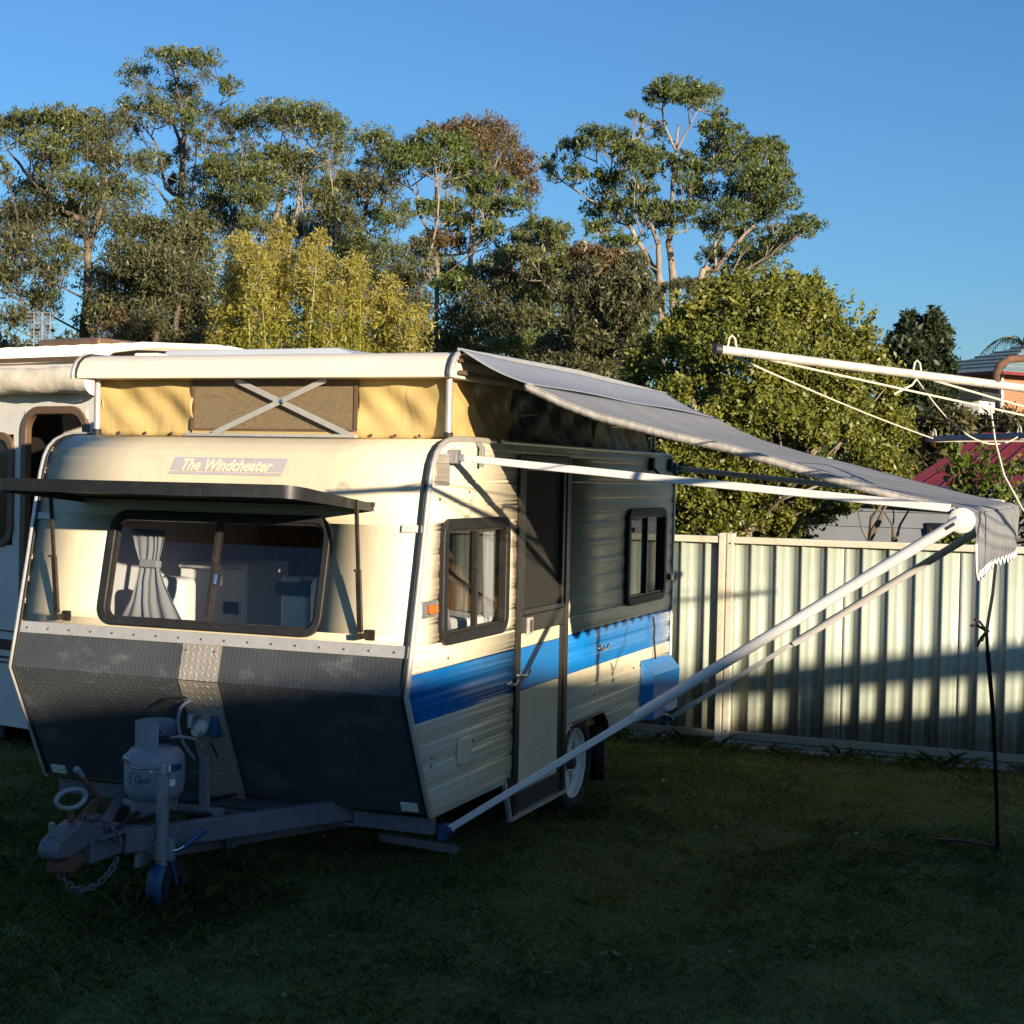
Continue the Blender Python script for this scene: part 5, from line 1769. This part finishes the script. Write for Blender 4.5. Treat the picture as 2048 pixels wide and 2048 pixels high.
tree("gum_tree", "mottled grey-green gum tree in front of open sky, right of the russet one", "tree", 33,
     [([(1070, 720), (1070, 650), (1068, 590), (1067, 512), (1080, 470)], .22), ([(1068, 590), (1030, 540), (1005, 520)], .1)],
     [(1078, 458, 34, 22), (1106, 469, 32, 24), (1103, 505, 46, 30), (1128, 534, 36, 26), (1041, 478, 25, 20), (1045, 512, 36, 24), (1005, 520, 36, 26), (987, 548, 40, 26, "gum_leaf_dark"), (1085, 548, 45, 24), (1030, 567, 42, 24, "gum_leaf_dark"), (983, 600, 50, 34, "gum_leaf_dark"), (1067, 578, 46, 24),
      (1100, 605, 42, 26), (1030, 639, 50, 28, "gum_leaf_dark"), (976, 655, 50, 34, "gum_leaf_dark"), (1085, 650, 50, 26), (1040, 690, 50, 22, "gum_leaf_green"), (960, 700, 40, 24, "gum_leaf_dark"), (1120, 575, 30, 26)],
     "gum_leaf", "bark_pale", dens=.12)
tree("gum_tree", "rounded brownish paperbark tree under the big forked gum tree, crooked pale limbs", "tree", 27,
     [([(1215, 760), (1220, 700), (1195, 640), (1190, 580)], .2), ([(1262, 700), (1250, 670), (1225, 655), (1190, 635), (1165, 628)], .10), ([(1240, 740), (1215, 718), (1190, 712)], .07)],
     [(1168, 512, 30, 22, "gum_leaf_brown"), (1200, 525, 46, 28, "gum_leaf_brown"), (1246, 534, 42, 28), (1193, 567, 54, 32), (1259, 578, 48, 32), (1283, 605, 34, 30), (1165, 600, 42, 30), (1212, 610, 50, 30), (1175, 657, 50, 34), (1230, 657, 46, 32), (1250, 621, 46, 30), (1139, 690, 52, 28),
      (1193, 715, 60, 28), (1139, 735, 60, 26), (1212, 748, 52, 26), (1100, 715, 40, 26), (1160, 760, 60, 24), (1270, 660, 34, 30), (1070, 745, 40, 22)],
     "gum_leaf_dark", "bark_pale", dens=.15)
tree("gum_tree", "big forked gum tree with several leaning pale trunks above the dense bush", "tree", 37,
     [([(1323, 640), (1322, 565), (1298, 521), (1265, 463), (1229, 413), (1205, 380)], .22), ([(1318, 570), (1316, 492), (1298, 438), (1284, 391), (1270, 350)], .16), ([(1349, 640), (1345, 547), (1338, 492), (1343, 445), (1345, 384), (1352, 304), (1356, 250)], .22),
      ([(1396, 590), (1432, 536), (1465, 496), (1501, 456), (1530, 420)], .22), ([(1352, 304), (1330, 250), (1325, 215)], .07), ([(1352, 304), (1385, 240), (1405, 205)], .07), ([(1343, 445), (1390, 420), (1420, 390)], .09), ([(1432, 536), (1430, 490), (1445, 420), (1460, 340)], .10), ([(1229, 413), (1180, 400), (1130, 360)], .06)],
     [(1338, 174, 34, 18), (1374, 178, 42, 16), (1418, 188, 32, 18), (1309, 190, 20, 18), (1376, 192, 50, 10), (1193, 272, 46, 17), (1229, 280, 36, 18), (1149, 292, 32, 17), (1102, 333, 16, 20), (1258, 297, 28, 16), (1157, 345, 32, 13),
      (1269, 232, 14, 9), (1280, 268, 9, 8), (1288, 240, 8, 6), (1273, 322, 46, 24), (1302, 307, 28, 16), (1222, 362, 38, 24), (1356, 326, 36, 18), (1381, 344, 36, 18), (1396, 380, 36, 22), (1316, 253, 16, 14, "gum_leaf_dark"), (1200, 420, 34, 22), (1251, 415, 36, 24), (1193, 456, 30, 16),
      (1247, 487, 36, 20), (1323, 420, 26, 18), (1338, 442, 30, 12), (1374, 420, 36, 18), (1280, 384, 30, 22), (1302, 420, 24, 20), (1425, 260, 30, 18), (1457, 268, 30, 20), (1439, 231, 16, 14), (1519, 293, 40, 18), (1548, 302, 22, 22), (1476, 318, 50, 22), (1501, 352, 50, 22), (1566, 355, 30, 20),
      (1548, 333, 26, 18), (1483, 388, 52, 22), (1555, 394, 46, 22), (1465, 425, 44, 22), (1519, 418, 44, 18), (1613, 449, 36, 18), (1566, 463, 32, 18), (1425, 449, 26, 18, "gum_leaf_dark"), (1530, 500, 42, 22), (1501, 518, 40, 18), (1428, 510, 28, 22), (1472, 539, 38, 14), (1483, 467, 34, 16),
      (1360, 576, 26, 18, "gum_leaf_dark"), (1396, 568, 26, 14, "gum_leaf_dark"), (1428, 304, 34, 18), (1300, 345, 24, 16)],
     "gum_leaf_green", "bark_pale", dens=.125)
# far wood closing the gaps low down
n_b = []
for x in range(-60, 1300, 46):
    n_b.append((x + random.uniform(-12, 12), 720 + random.uniform(-20, 25), 44, 34))
far = []
ft = []
for b in n_b:
    d_ = 62 + random.uniform(-4, 4)
    c = at(b[0], b[1] - 6, d_)
    k = d_ / FPX
    p, tn = blob_points(c, V(b[2] * k, b[2] * k, b[3] * k), 650, 30)
    far.append(p)
    ft.append(tn)
fw_ = quads_object("far_wood", leaf_cloud(np.concatenate(far), .26, .4), np.concatenate(ft), "gum_leaf_dark", kind="stuff")
tag(fw_, "far dark wood seen low between the gum trunks", "wood")


# bamboo: feathery yellow plumes on thin culms
def bamboo(name, label, plumes, dep, group):
    b0 = at(plumes[0][0], 760, dep)
    b0[2] = float(gz(b0[0], b0[1]))
    T = thing(name, label, "bamboo", tuple(b0), group)
    Q, TN = [], []
    for (px, pt, pb) in plumes:
        d_ = dep + rng.uniform(-1.2, 1.2)
        top_, g = at(px + rng.uniform(-16, 16), pt, d_), at(px, 800, d_)
        g[2] = float(gz(g[0], g[1])) - .1
        lean = V(rng.uniform(-.3, .3), rng.uniform(-.2, .2), 0)
        pts = [g + (top_ - g) * t + lean * (t ** 3) for t in np.linspace(0, 1, 9)]
        MB().tube(pts, list(np.linspace(.028, .005, 9)), 6).build("culm", "bamboo_culm", T, smooth='all')
        H = top_[2] - g[2]
        for k in range(46):
            t = 1 - (k / 46) ** 1.15 * .72
            p0 = g + (top_ - g) * t + lean * (t ** 3)
            n = 62
            L = .13 + .60 * (1 - t) ** .65
            a = rng.uniform(0, 2 * PI)
            dd = V(math.cos(a), math.sin(a), rng.uniform(.2, .9))
            f = rng.uniform(0, 1, n)
            q = p0 + dd * (L * f)[:, None] + rng.normal(0, .055 + .03 * L, (n, 3)) - V(0, 0, 1) * (f ** 2 * L * .45)[:, None]
            Q.append(q)
            TN.append(np.clip(.12 + .75 * (t - .35) / .65 + rng.normal(0, .16, n), 0, 1))
    quads_object("foliage", leaf_cloud(np.concatenate(Q), .085, .24, .25), np.concatenate(TN), "bamboo_leaf", T)


GB = "yellow bamboo clumps behind the caravan roof"
def plumes(x0, x1, n):
    out = []
    for k in range(n):
        x = x0 + (x1 - x0) * (k + random.uniform(0, 1)) / n
        y = float(np.interp(x, [425, 450, 480, 520, 600, 660, 720, 800, 840], [600, 530, 482, 468, 490, 520, 545, 575, 600])) + random.uniform(-26, 50)
        out.append((x, y, 700))
    return out


bamboo("bamboo_clump", "tallest yellow bamboo clump, left end of the bamboo behind the caravan roof", plumes(428, 560, 15), 26, GB)
bamboo("bamboo_clump", "middle yellow-green bamboo clump behind the caravan roof hatch", plumes(555, 705, 15), 26.5, GB)
bamboo("bamboo_clump", "lowest bamboo clump, right end of the bamboo near the white gum trunk", plumes(690, 812, 12), 27, GB)


# dense rounded bush behind the fence
def bush(name, label, cat, dep, blobs, leafmat, lsize, aspect, n_per, bark, stems, group=None, droop=0.0, sub=60, spread=.16, depth_r=None, top=.2, shoots=0):
    b0 = at(stems[0][0][0][0], stems[0][0][0][1], dep)
    b0[2] = float(gz(b0[0], b0[1]))
    T = thing(name, label, cat, tuple(b0), group)
    m = MB()
    for pts, r in stems:
        wp = [at(px, py, dep + dd) for px, py, dd in pts]
        g = wp[0].copy()
        g[2] = float(gz(g[0], g[1])) - .2
        wp = [g] + wp
        m.tube(wp, list(np.linspace(r, r * .3, len(wp))), 7)
    Q, TN = [], []
    for (px, py, rx, ry, dd) in blobs:
        d_ = dep + dd
        c = at(px, py, d_)
        k = d_ / FPX
        r3 = V(rx * k, (depth_r or rx * k), ry * k)
        n = int(n_per * rx * ry)
        dirs = rng.normal(0, 1, (sub, 3))
        dirs[:, 2] += top
        dirs[:, 1] -= .35
        dirs /= np.linalg.norm(dirs, axis=1)[:, None]
        cc = dirs * rng.uniform(.72, 1.0, (sub, 1))
        idx = rng.integers(0, sub, n)
        p = cc[idx] + rng.normal(0, spread, (n, 3))
        if shoots:
            ns = shoots
            sd_ = rng.normal(0, 1, (ns, 3))
            sd_[:, 2] = np.abs(sd_[:, 2]) * .9
            sd_[:, 1] -= .3
            sd_ /= np.linalg.norm(sd_, axis=1)[:, None]
            for q_ in sd_:
                f = rng.uniform(0, 1, 34)
                Q.append(c + (q_ * (.97 + .16 * f)[:, None]) * r3 + V(0, 0, .10) * f[:, None] + rng.normal(0, .018, (34, 3)))
                TN.append(np.clip(rng.normal(.72, .15, 34), 0, 1))
        Q.append(c + p * r3)
        TN.append(np.clip(.5 + rng.uniform(-.16, .16, sub)[idx] + rng.normal(0, .18, n), 0, 1))
        for _ in range(5):
            e = c + dirs[rng.integers(0, sub)] * r3 * .95
            g = wp[min(1, len(wp) - 1)]
            m.tube([g, (g + e) / 2 + rng.normal(0, .05, 3), e], [.022, .014, .006], 5, cap=False)
    m.build("trunk", bark, T, smooth='all')
    quads_object("crown", leaf_cloud(np.concatenate(Q), lsize, aspect, droop), np.concatenate(TN), leafmat, T)
    return T


bl = []
for (px, py, rx, ry, dd) in [(1540, 650, 120, 90, 0), (1440, 660, 100, 90, .2), (1640, 690, 110, 95, .2), (1350, 740, 100, 95, .1), (1500, 740, 130, 100, -.7), (1620, 790, 120, 100, -.6), (1720, 790, 85, 90, .2), (1740, 880, 80, 80, 0),
                             (1300, 810, 70, 80, .3), (1400, 850, 120, 95, -.7), (1530, 870, 120, 95, -.9), (1650, 900, 110, 90, -.6), (1750, 950, 65, 60, -.1), (1320, 900, 80, 80, -.2), (1300, 980, 70, 70, -.3), (1420, 970, 100, 70, -.7),
                             (1550, 980, 100, 65, -.5), (1660, 1000, 70, 55, -.1), (1480, 610, 80, 55, .5), (1580, 610, 80, 60, .5), (1690, 740, 70, 60, .4), (1290, 1050, 70, 50, -.3), (1420, 1050, 90, 45, -.5), (1570, 1060, 60, 45, -.2)]:
    bl.append((px, py, rx, ry, dd))
bush("dense_round_bush", "dense rounded yellow-green bush growing just behind the fence, under the awning", "bush", 14.5, bl, "shrub_leaf", .044, .5, 1.35, "bark_pale",
     [([(1520, 1040, 0), (1500, 900, 0), (1520, 720, 0)], .11), ([(1480, 1040, .1), (1420, 940, .1), (1380, 820, .1)], .08), ([(1570, 1040, -.1), (1620, 920, 0), (1660, 800, 0)], .08), ([(1440, 1050, -.3), (1370, 1000, -.4), (1320, 900, -.3)], .06),
      ([(1500, 1060, -.3), (1600, 960, -.9), (1690, 930, -1.1)], .03), ([(1500, 1060, -.3), (1560, 1000, -1.0), (1640, 970, -1.2)], .025)], sub=30, spread=.115, shoots=16)
# conifers, hedge, lemon tree, pale gum at the right
for px, pt, lab, wd in ((1822, 640, "darker broad conifer in front of the brick house, left of the pair", 54), (1868, 636, "slim dark conifer nearest the brick house, right of the pair", 42)):
    cb = []
    for k in range(9):
        t = k / 8
        cb.append((px + random.uniform(-4, 4), pt + 14 + 200 * t, wd * (.45 + .6 * t ** .5), 28, random.uniform(-.4, .4)))
    bush("conifer", lab, "conifer", 41, cb, "conifer_leaf", .22, .35, 1.15, "bark_dark", [([(px, 850, 0), (px, 700, 0)], .2)], sub=30, spread=.22, top=.3)
hb = [(1820 + 30 * k + random.uniform(-8, 8), 864 + 12 * math.sin(k * 1.7), 40, 34, random.uniform(-1, 1)) for k in range(10)] + [(1800 + 34 * k, 905, 42, 44, random.uniform(-1, 1)) for k in range(9)] + [(1780 + 40 * k, 950, 44, 44, random.uniform(-1, 1)) for k in range(8)]
bush("bottlebrush_hedge", "olive bottlebrush hedge with red flowers between the red roof and brick house", "hedge", 31, hb, "hedge_leaf", .16, .3, .75, "bark_dark", [([(1900, 940, 0), (1900, 860, 0)], .1), ([(1980, 940, 0), (1985, 850, 0)], .1)], sub=34, spread=.24)
bush("far_gum_tree", "small pale yellow-topped tree peeping out left of the dark conifers", "tree", 60, [(1785, 695, 26, 16, 0), (1775, 725, 22, 16, 0), (1800, 730, 14, 20, 0)], "gum_leaf", .22, .4, 1.0, "bark_pale", [([(1785, 800, 0), (1785, 720, 0)], .15)], sub=20, spread=.22)
lb = [(1920, 945, 34, 30, 0), (1960, 920, 34, 28, .2), (2000, 960, 40, 34, -.2), (1950, 985, 44, 30, 0), (2040, 1000, 40, 40, 0), (1985, 1010, 50, 26, .1), (1930, 1075, 44, 26, -.1), (1890, 1085, 26, 20, 0), (1975, 1090, 44, 26, 0), (2060, 1050, 50, 50, 0), (1905, 900, 16, 18, .1), (2050, 930, 26, 22, .2), (1940, 1040, 40, 24, .3)]
lt = bush("lemon_tree", "small glossy lemon tree behind the fence in front of the red roof", "tree", 12.6, lb, "lemon_leaf", .055, .5, .22, "bark_dark",
          [([(1960, 1090, 0), (1965, 1030, 0), (1960, 960, 0)], .035), ([(1975, 1090, 0), (2000, 1020, 0), (2010, 940, 0)], .03)], sub=26, spread=.2)
for px, py in ((1938, 1012, ), (1800, 1046), (1928, 1090), (1818, 1038)):
    c = at(px if px > 1850 else px + 120, py, 12.3)
    MB().lathe([(.0001, -.032), (.016, -.026), (.026, -.008), (.026, .008), (.016, .026), (.0001, .034)], c, (0, 0, 1), 12).build("lemon", "lemon_leaf", lt, smooth='all')
bush("bare_shrub", "leafless dark shrub in front of the blue-grey weatherboard wall", "shrub", 13.2, [(1770, 1000, 20, 12, 0)], "hedge_leaf", .04, .4, .5, "bark_dark",
     [([(1790, 1090, 0), (1785, 1050, 0), (1760, 1010, 0)], .02), ([(1790, 1090, 0), (1800, 1050, 0), (1830, 1000, 0)], .02), ([(1740, 1090, 0), (1725, 1060, 0), (1715, 1020, 0)], .016), ([(1785, 1060, 0), (1788, 1030, 0), (1783, 1005, 0)], .012), ([(1740, 1080, 0), (1755, 1050, 0), (1768, 1040, 0)], .012)], sub=10)


# ------------------------------------------------------------------ neighbours' buildings
def basis(px, py, dep, rz):
    o = at(px, py, dep)
    return o, V(math.cos(rz), math.sin(rz), 0), V(-math.sin(rz), math.cos(rz), 0)


def plane_box(o, a, b, x0, x1, y0, y1, z0, z1):
    return [o + a * x + b * y + uz * z for z in (z0, z1) for x, y in ((x0, y0), (x1, y0), (x1, y1), (x0, y1))], [(3, 2, 1, 0), (4, 5, 6, 7), (0, 1, 5, 4), (1, 2, 6, 5), (2, 3, 7, 6), (3, 0, 4, 7)]


# brick house on the rise, hipped tile roof; its near corner at the downpipe
o, a, b = basis(1998, 860, 56, math.radians(53))
o[2] = float(gz(o[0], o[1]))
hz1 = at(1998, 744, 56)[2] - o[2]          # eaves height
house = thing("brick_house", "orange brick house with a blue-grey tiled hip roof up the slope", "house", tuple(o))
W_, D_ = 9.0, 3.6
MB().add(*plane_box(o, a, b, 0, W_, 0, D_, -1, hz1)).build("wall", "orange_brick", house)
A = [o + a * x + b * y + uz * hz1 for x, y in ((-.6, -.6), (W_ + .6, -.6), (W_ + .6, D_ + .6), (-.6, D_ + .6))]
rz_ = 1.35
R0, R1 = o + a * 3.6 + b * (D_ / 2) + uz * (hz1 + rz_), o + a * (W_ - 3.0) + b * (D_ / 2) + uz * (hz1 + rz_)
rf = MB().add(A + [R0, R1], [(0, 1, 5, 4), (1, 2, 5), (2, 3, 4, 5), (3, 0, 4)]).build("roof", "teal_tiles", house, solid=.12)
for (p, q, r, s_, cnt) in ((A[0], A[1], R0, R1, 7), (A[3], A[0], R0, R0, 7)):
    for k in range(1, cnt):
        t = k / cnt
        MB().tube([p + (r - p) * t + V(0, 0, .02), q + (s_ - q) * t + V(0, 0, .02)], .045, 5).build("tile_course", "teal_tiles", rf)
for (p, q) in ((A[0], A[1]), (A[3], A[0])):
    MB().beam(p - V(0, 0, .08), q - V(0, 0, .08), .10, .11).build("gutter", "red_roof", house)
MB().add(*plane_box(o, a, b, -.08, .04, -.12, -.02, 0, hz1)).build("downpipe", "plain_white", house)
for x0, z0 in ((1.6, hz1 - 2.0), (5.0, hz1 - 2.0)):
    wf = MB().add(*plane_box(o, a, b, x0, x0 + 1.6, -.06, -.001, z0, z0 + 1.35)).build("window", "plain_white", house)
    MB().add(*plane_box(o, a, b, x0 + .08, x0 + .76, -.09, -.061, z0 + .08, z0 + 1.27)).build("pane", "dark_glass", wf)
    MB().add(*plane_box(o, a, b, x0 + .84, x0 + 1.52, -.09, -.061, z0 + .08, z0 + 1.27)).build("pane", "dark_glass", wf)
wf = MB().add(*plane_box(o, a, b, -.06, -.001, 1.0, 2.6, hz1 - 1.5, hz1 - .6)).build("window", "plain_white", house)
MB().add(*plane_box(o, a, b, -.09, -.061, 1.1, 2.5, hz1 - 1.4, hz1 - .7)).build("pane", "dark_glass", wf)
pb = at(2046, 760, 62)
pg = V(pb[0], pb[1], float(gz(pb[0], pb[1])))
palm = thing("palm_tree", "feathery palm tree top showing over the tiled roof of the brick house", "tree", tuple(pg))
pc = at(2046, 690, 62)
MB().tube([pg, (pg + pc) / 2 + V(.1, 0, 0), pc], [.18, .14, .12], 10).build("trunk", "bark_dark", palm, smooth='all')
for k in range(11):
    an = 2 * PI * k / 11 + .3
    dd = V(math.cos(an), math.sin(an), 0)
    rib = [pc + dd * (1.7 * t) + uz * (.9 * t * (1 - t) * 1.6 + .25 * t - .8 * t * t) for t in np.linspace(0, 1, 9)]
    m = MB().tube(rib, list(np.linspace(.03, .008, 9)), 5)
    sdv = np.cross(dd, uz)
    for j in range(1, 9):
        for h_ in (0, .5):
            p0 = rib[j - 1] + (rib[j] - rib[j - 1]) * h_
            for sg_ in (-1, 1):
                tip_ = p0 + sdv * sg_ * .42 * (1 - .5 * j / 9) + dd * .22 - uz * .22
                m.add([p0, p0 + dd * .05, tip_], [(0, 1, 2)])
    m.build("frond", "conifer_plain", palm)
# white awning box beside it
o2, a2, b2 = basis(1900, 812, 48, math.radians(-18))
sh_ = thing("white_cabin", "little white cabin with dark roof standing left of the brick house", "cabin", (o2[0], o2[1], float(gz(o2[0], o2[1]))))
zb = float(gz(o2[0], o2[1])) - o2[2] - .5
MB().add(*plane_box(o2, a2, b2, 0, .95, 0, 1.2, zb, .18)).build("wall", "plain_white", sh_)
MB().add(*plane_box(o2, a2, b2, -.15, 1.1, -.15, 1.35, .182, .42)).build("roof", "plastic_dark", sh_)
# maroon metal roof of the shed next door
S = [at(1790, 990, 20), at(2300, 990, 19.5), at(2300, 872, 23), at(1965, 915, 23)]
S[0][2] = S[1][2]
S[3][2] = S[2][2]
shed = thing("red_roofed_shed", "garden shed with a dark red metal roof beyond the lemon tree", "shed", (float(S[0][0]), float(S[0][1]), float(gz(S[0][0], S[0][1]))))
rf = MB().add(S, [(0, 1, 2, 3)]).build("roof", "red_roof", shed, solid=.04)
for k in range(1, 12):
    t = k / 12
    MB().tube([S[0] + (S[1] - S[0]) * t + V(0, 0, .012), S[3] + (S[2] - S[3]) * t + V(0, 0, .008)], .007, 5).build("roof_rib", "red_roof", rf)
gzz = float(gz(S[0][0], S[0][1]))
m = MB()
for i in range(4):
    p, q = S[i] * .97 + S[(i + 2) % 4] * .03, S[(i + 1) % 4] * .97 + S[(i + 3) % 4] * .03
    m.add([(p[0], p[1], gzz), (q[0], q[1], gzz), (q[0], q[1], q[2] - .06), (p[0], p[1], p[2] - .06)], [(0, 1, 2, 3)])
m.build("wall", "weatherboard", shed, solid=.05)
# blue-grey weatherboard building behind the fence
o3, a3, b3 = basis(1600, 1000, 16.2, math.radians(2))
wb = thing("weatherboard_garage", "blue-grey weatherboard garage low behind the steel fence", "garage", (o3[0], o3[1], float(gz(o3[0], o3[1]))))
g3 = float(gz(o3[0], o3[1])) - o3[2]
for k in range(14):
    z0 = g3 + k * .16
    if z0 + .158 > .12:
        break
    MB().add([o3 + a3 * x + b3 * y + uz * z for x in (0, 3.0) for y, z in ((-.022, z0), (.0, z0 + .158), (.05, z0 + .158), (.05, z0))], [(0, 1, 5, 4), (1, 2, 6, 5), (2, 3, 7, 6), (3, 0, 4, 7), (0, 3, 2, 1), (4, 5, 6, 7)]).build("board", "weatherboard", wb)
MB().add(*plane_box(o3, a3, b3, 0, 3.0, .05, 3.0, g3, .12)).build("wall", "weatherboard", wb)
MB().add([o3 + a3 * x + b3 * y + uz * z for x, y, z in ((-.2, -.25, .10), (3.2, -.25, -.02), (3.2, 3.2, .12), (-.2, 3.2, .22))], [(0, 1, 2, 3)]).build("roof", "plastic_dark", wb, solid=.06)
MB().add(*plane_box(o3, a3, b3, 1.3, 2.1, -.05, -.024, g3 + .7, g3 + 1.5)).build("window", "dark_glass", wb)


# ------------------------------------------------------------------ television antennas
def antenna(px, py, dep, h, w, nbar, label):
    c = at(px, py, dep)
    g = V(c[0], c[1], float(gz(c[0], c[1])))
    T = thing("television_antenna", label, "antenna", tuple(g))
    MB().tube([g, c + uz * h * .5], .022, 8).build("mast", "galvanised", T, smooth=True)
    ux_ = unit(RGT * V(1, 1, 0))
    for sx_ in (-.25, .25):
        MB().tube([c + ux_ * w * sx_ - uz * h * .5, c + ux_ * w * sx_ + uz * h * .5], .010, 6).build("boom", "galvanised", T)
    for k in range(nbar):
        z = -h / 2 + h * k / (nbar - 1)
        MB().tube([c - ux_ * w * .5 + uz * z, c + ux_ * w * (.5 - .1 * (k % 3)) + uz * z], .010, 6).build("element", "galvanised", T)


antenna(84, 664, 24, .60, .50, 11, "multi-bar television antenna above the white caravan roof")
antenna(1796, 844, 30, .30, .32, 7, "small television antenna between the dense bush and the hedge")

# ------------------------------------------------------------------ what throws the shade: unseen house, and a gapped roof added for its shadow
SA, SL = V(-.811, .585, 0), V(.585, .811, 0)


def yard(s, l, z):
    return SA * s + SL * l + uz * z


nh = thing("neighbour_bungalow", "single-storey rendered bungalow across the yard that shades the lawn", "house", tuple(yard(-18.8, -2, 0)))
L0, L1 = -15.0, 4.5
MB().add([yard(s, l, z) for z in (-.2, 2.7) for s, l in ((-22.3, L0), (-15.3, L0), (-15.3, L1), (-22.3, L1))], [(3, 2, 1, 0), (4, 5, 6, 7), (0, 1, 5, 4), (1, 2, 6, 5), (2, 3, 7, 6), (3, 0, 4, 7)]).build("wall", "wall_render", nh)
e = .5
RV = [yard(-22.3 - e, L0 - e, 2.55), yard(-15.3 + e, L0 - e, 2.55), yard(-15.3 + e, L1 + .1, 2.55), yard(-22.3 - e, L1 + .1, 2.55), yard(-18.8, L0 - e, 4.33), yard(-18.8, L1 + .1, 4.30)]
MB().add(RV, [(0, 4, 5, 3), (1, 2, 5, 4), (0, 1, 4), (2, 3, 5)]).build("roof", "teal_tiles", nh, solid=.08)
for k in range(4):
    l0 = -12.5 + k * 4.2
    wf = MB().add([yard(s, l, z) for z in (.9, 2.1) for s, l in ((-15.299, l0), (-15.24, l0), (-15.24, l0 + 1.8), (-15.299, l0 + 1.8))], [(3, 2, 1, 0), (4, 5, 6, 7), (0, 1, 5, 4), (1, 2, 6, 5), (2, 3, 7, 6), (3, 0, 4, 7)]).build("window", "plain_white", nh)
    MB().add([yard(s, l, z) for z in (1.0, 2.0) for s, l in ((-15.239, l0 + .1), (-15.22, l0 + .1), (-15.22, l0 + 1.7), (-15.239, l0 + 1.7))], [(3, 2, 1, 0), (4, 5, 6, 7), (0, 1, 5, 4), (1, 2, 6, 5), (2, 3, 7, 6), (3, 0, 4, 7)]).build("pane", "dark_glass", wf)
caster = thing("shadow_caster", "unseen gapped roof, wall and posts added to cast banded shade, next to the bungalow", "shadow_caster", tuple(yard(-12, 7, 0)))  # added out of view; gap shaped to leave a lit band on the fence


def ybox(s0, s1, l0, l1, z0, z1):
    return [yard(s, l, z) for z in (z0, z1) for s, l in ((s0, l0), (s1, l0), (s1, l1), (s0, l1))], [(3, 2, 1, 0), (4, 5, 6, 7), (0, 1, 5, 4), (1, 2, 6, 5), (2, 3, 7, 6), (3, 0, 4, 7)]


MB().add([yard(-12.0, 3.6, 2.90), yard(-13.5, 3.6, 3.185), yard(-13.5, 13, 3.185), yard(-12, 13, 2.90), yard(-12.0, 3.6, 3.05), yard(-13.5, 3.6, 3.325), yard(-13.5, 13, 3.70), yard(-12, 13, 3.43)], [(3, 2, 1, 0), (4, 5, 6, 7), (0, 1, 5, 4), (1, 2, 6, 5), (2, 3, 7, 6), (3, 0, 4, 7)]).build("roof", "roof_slab_grey", caster)
MB().add(*ybox(-12.1, -12.0, 4.2, 13.0, -.1, 2.71)).build("screen_wall", "wall_render", caster)
for l in (4.42, 4.98, 8.0, 11.0):
    MB().add(*ybox(-12.09, -12.01, l, l + .17, 2.71, 2.90)).build("post", "plain_white", caster)
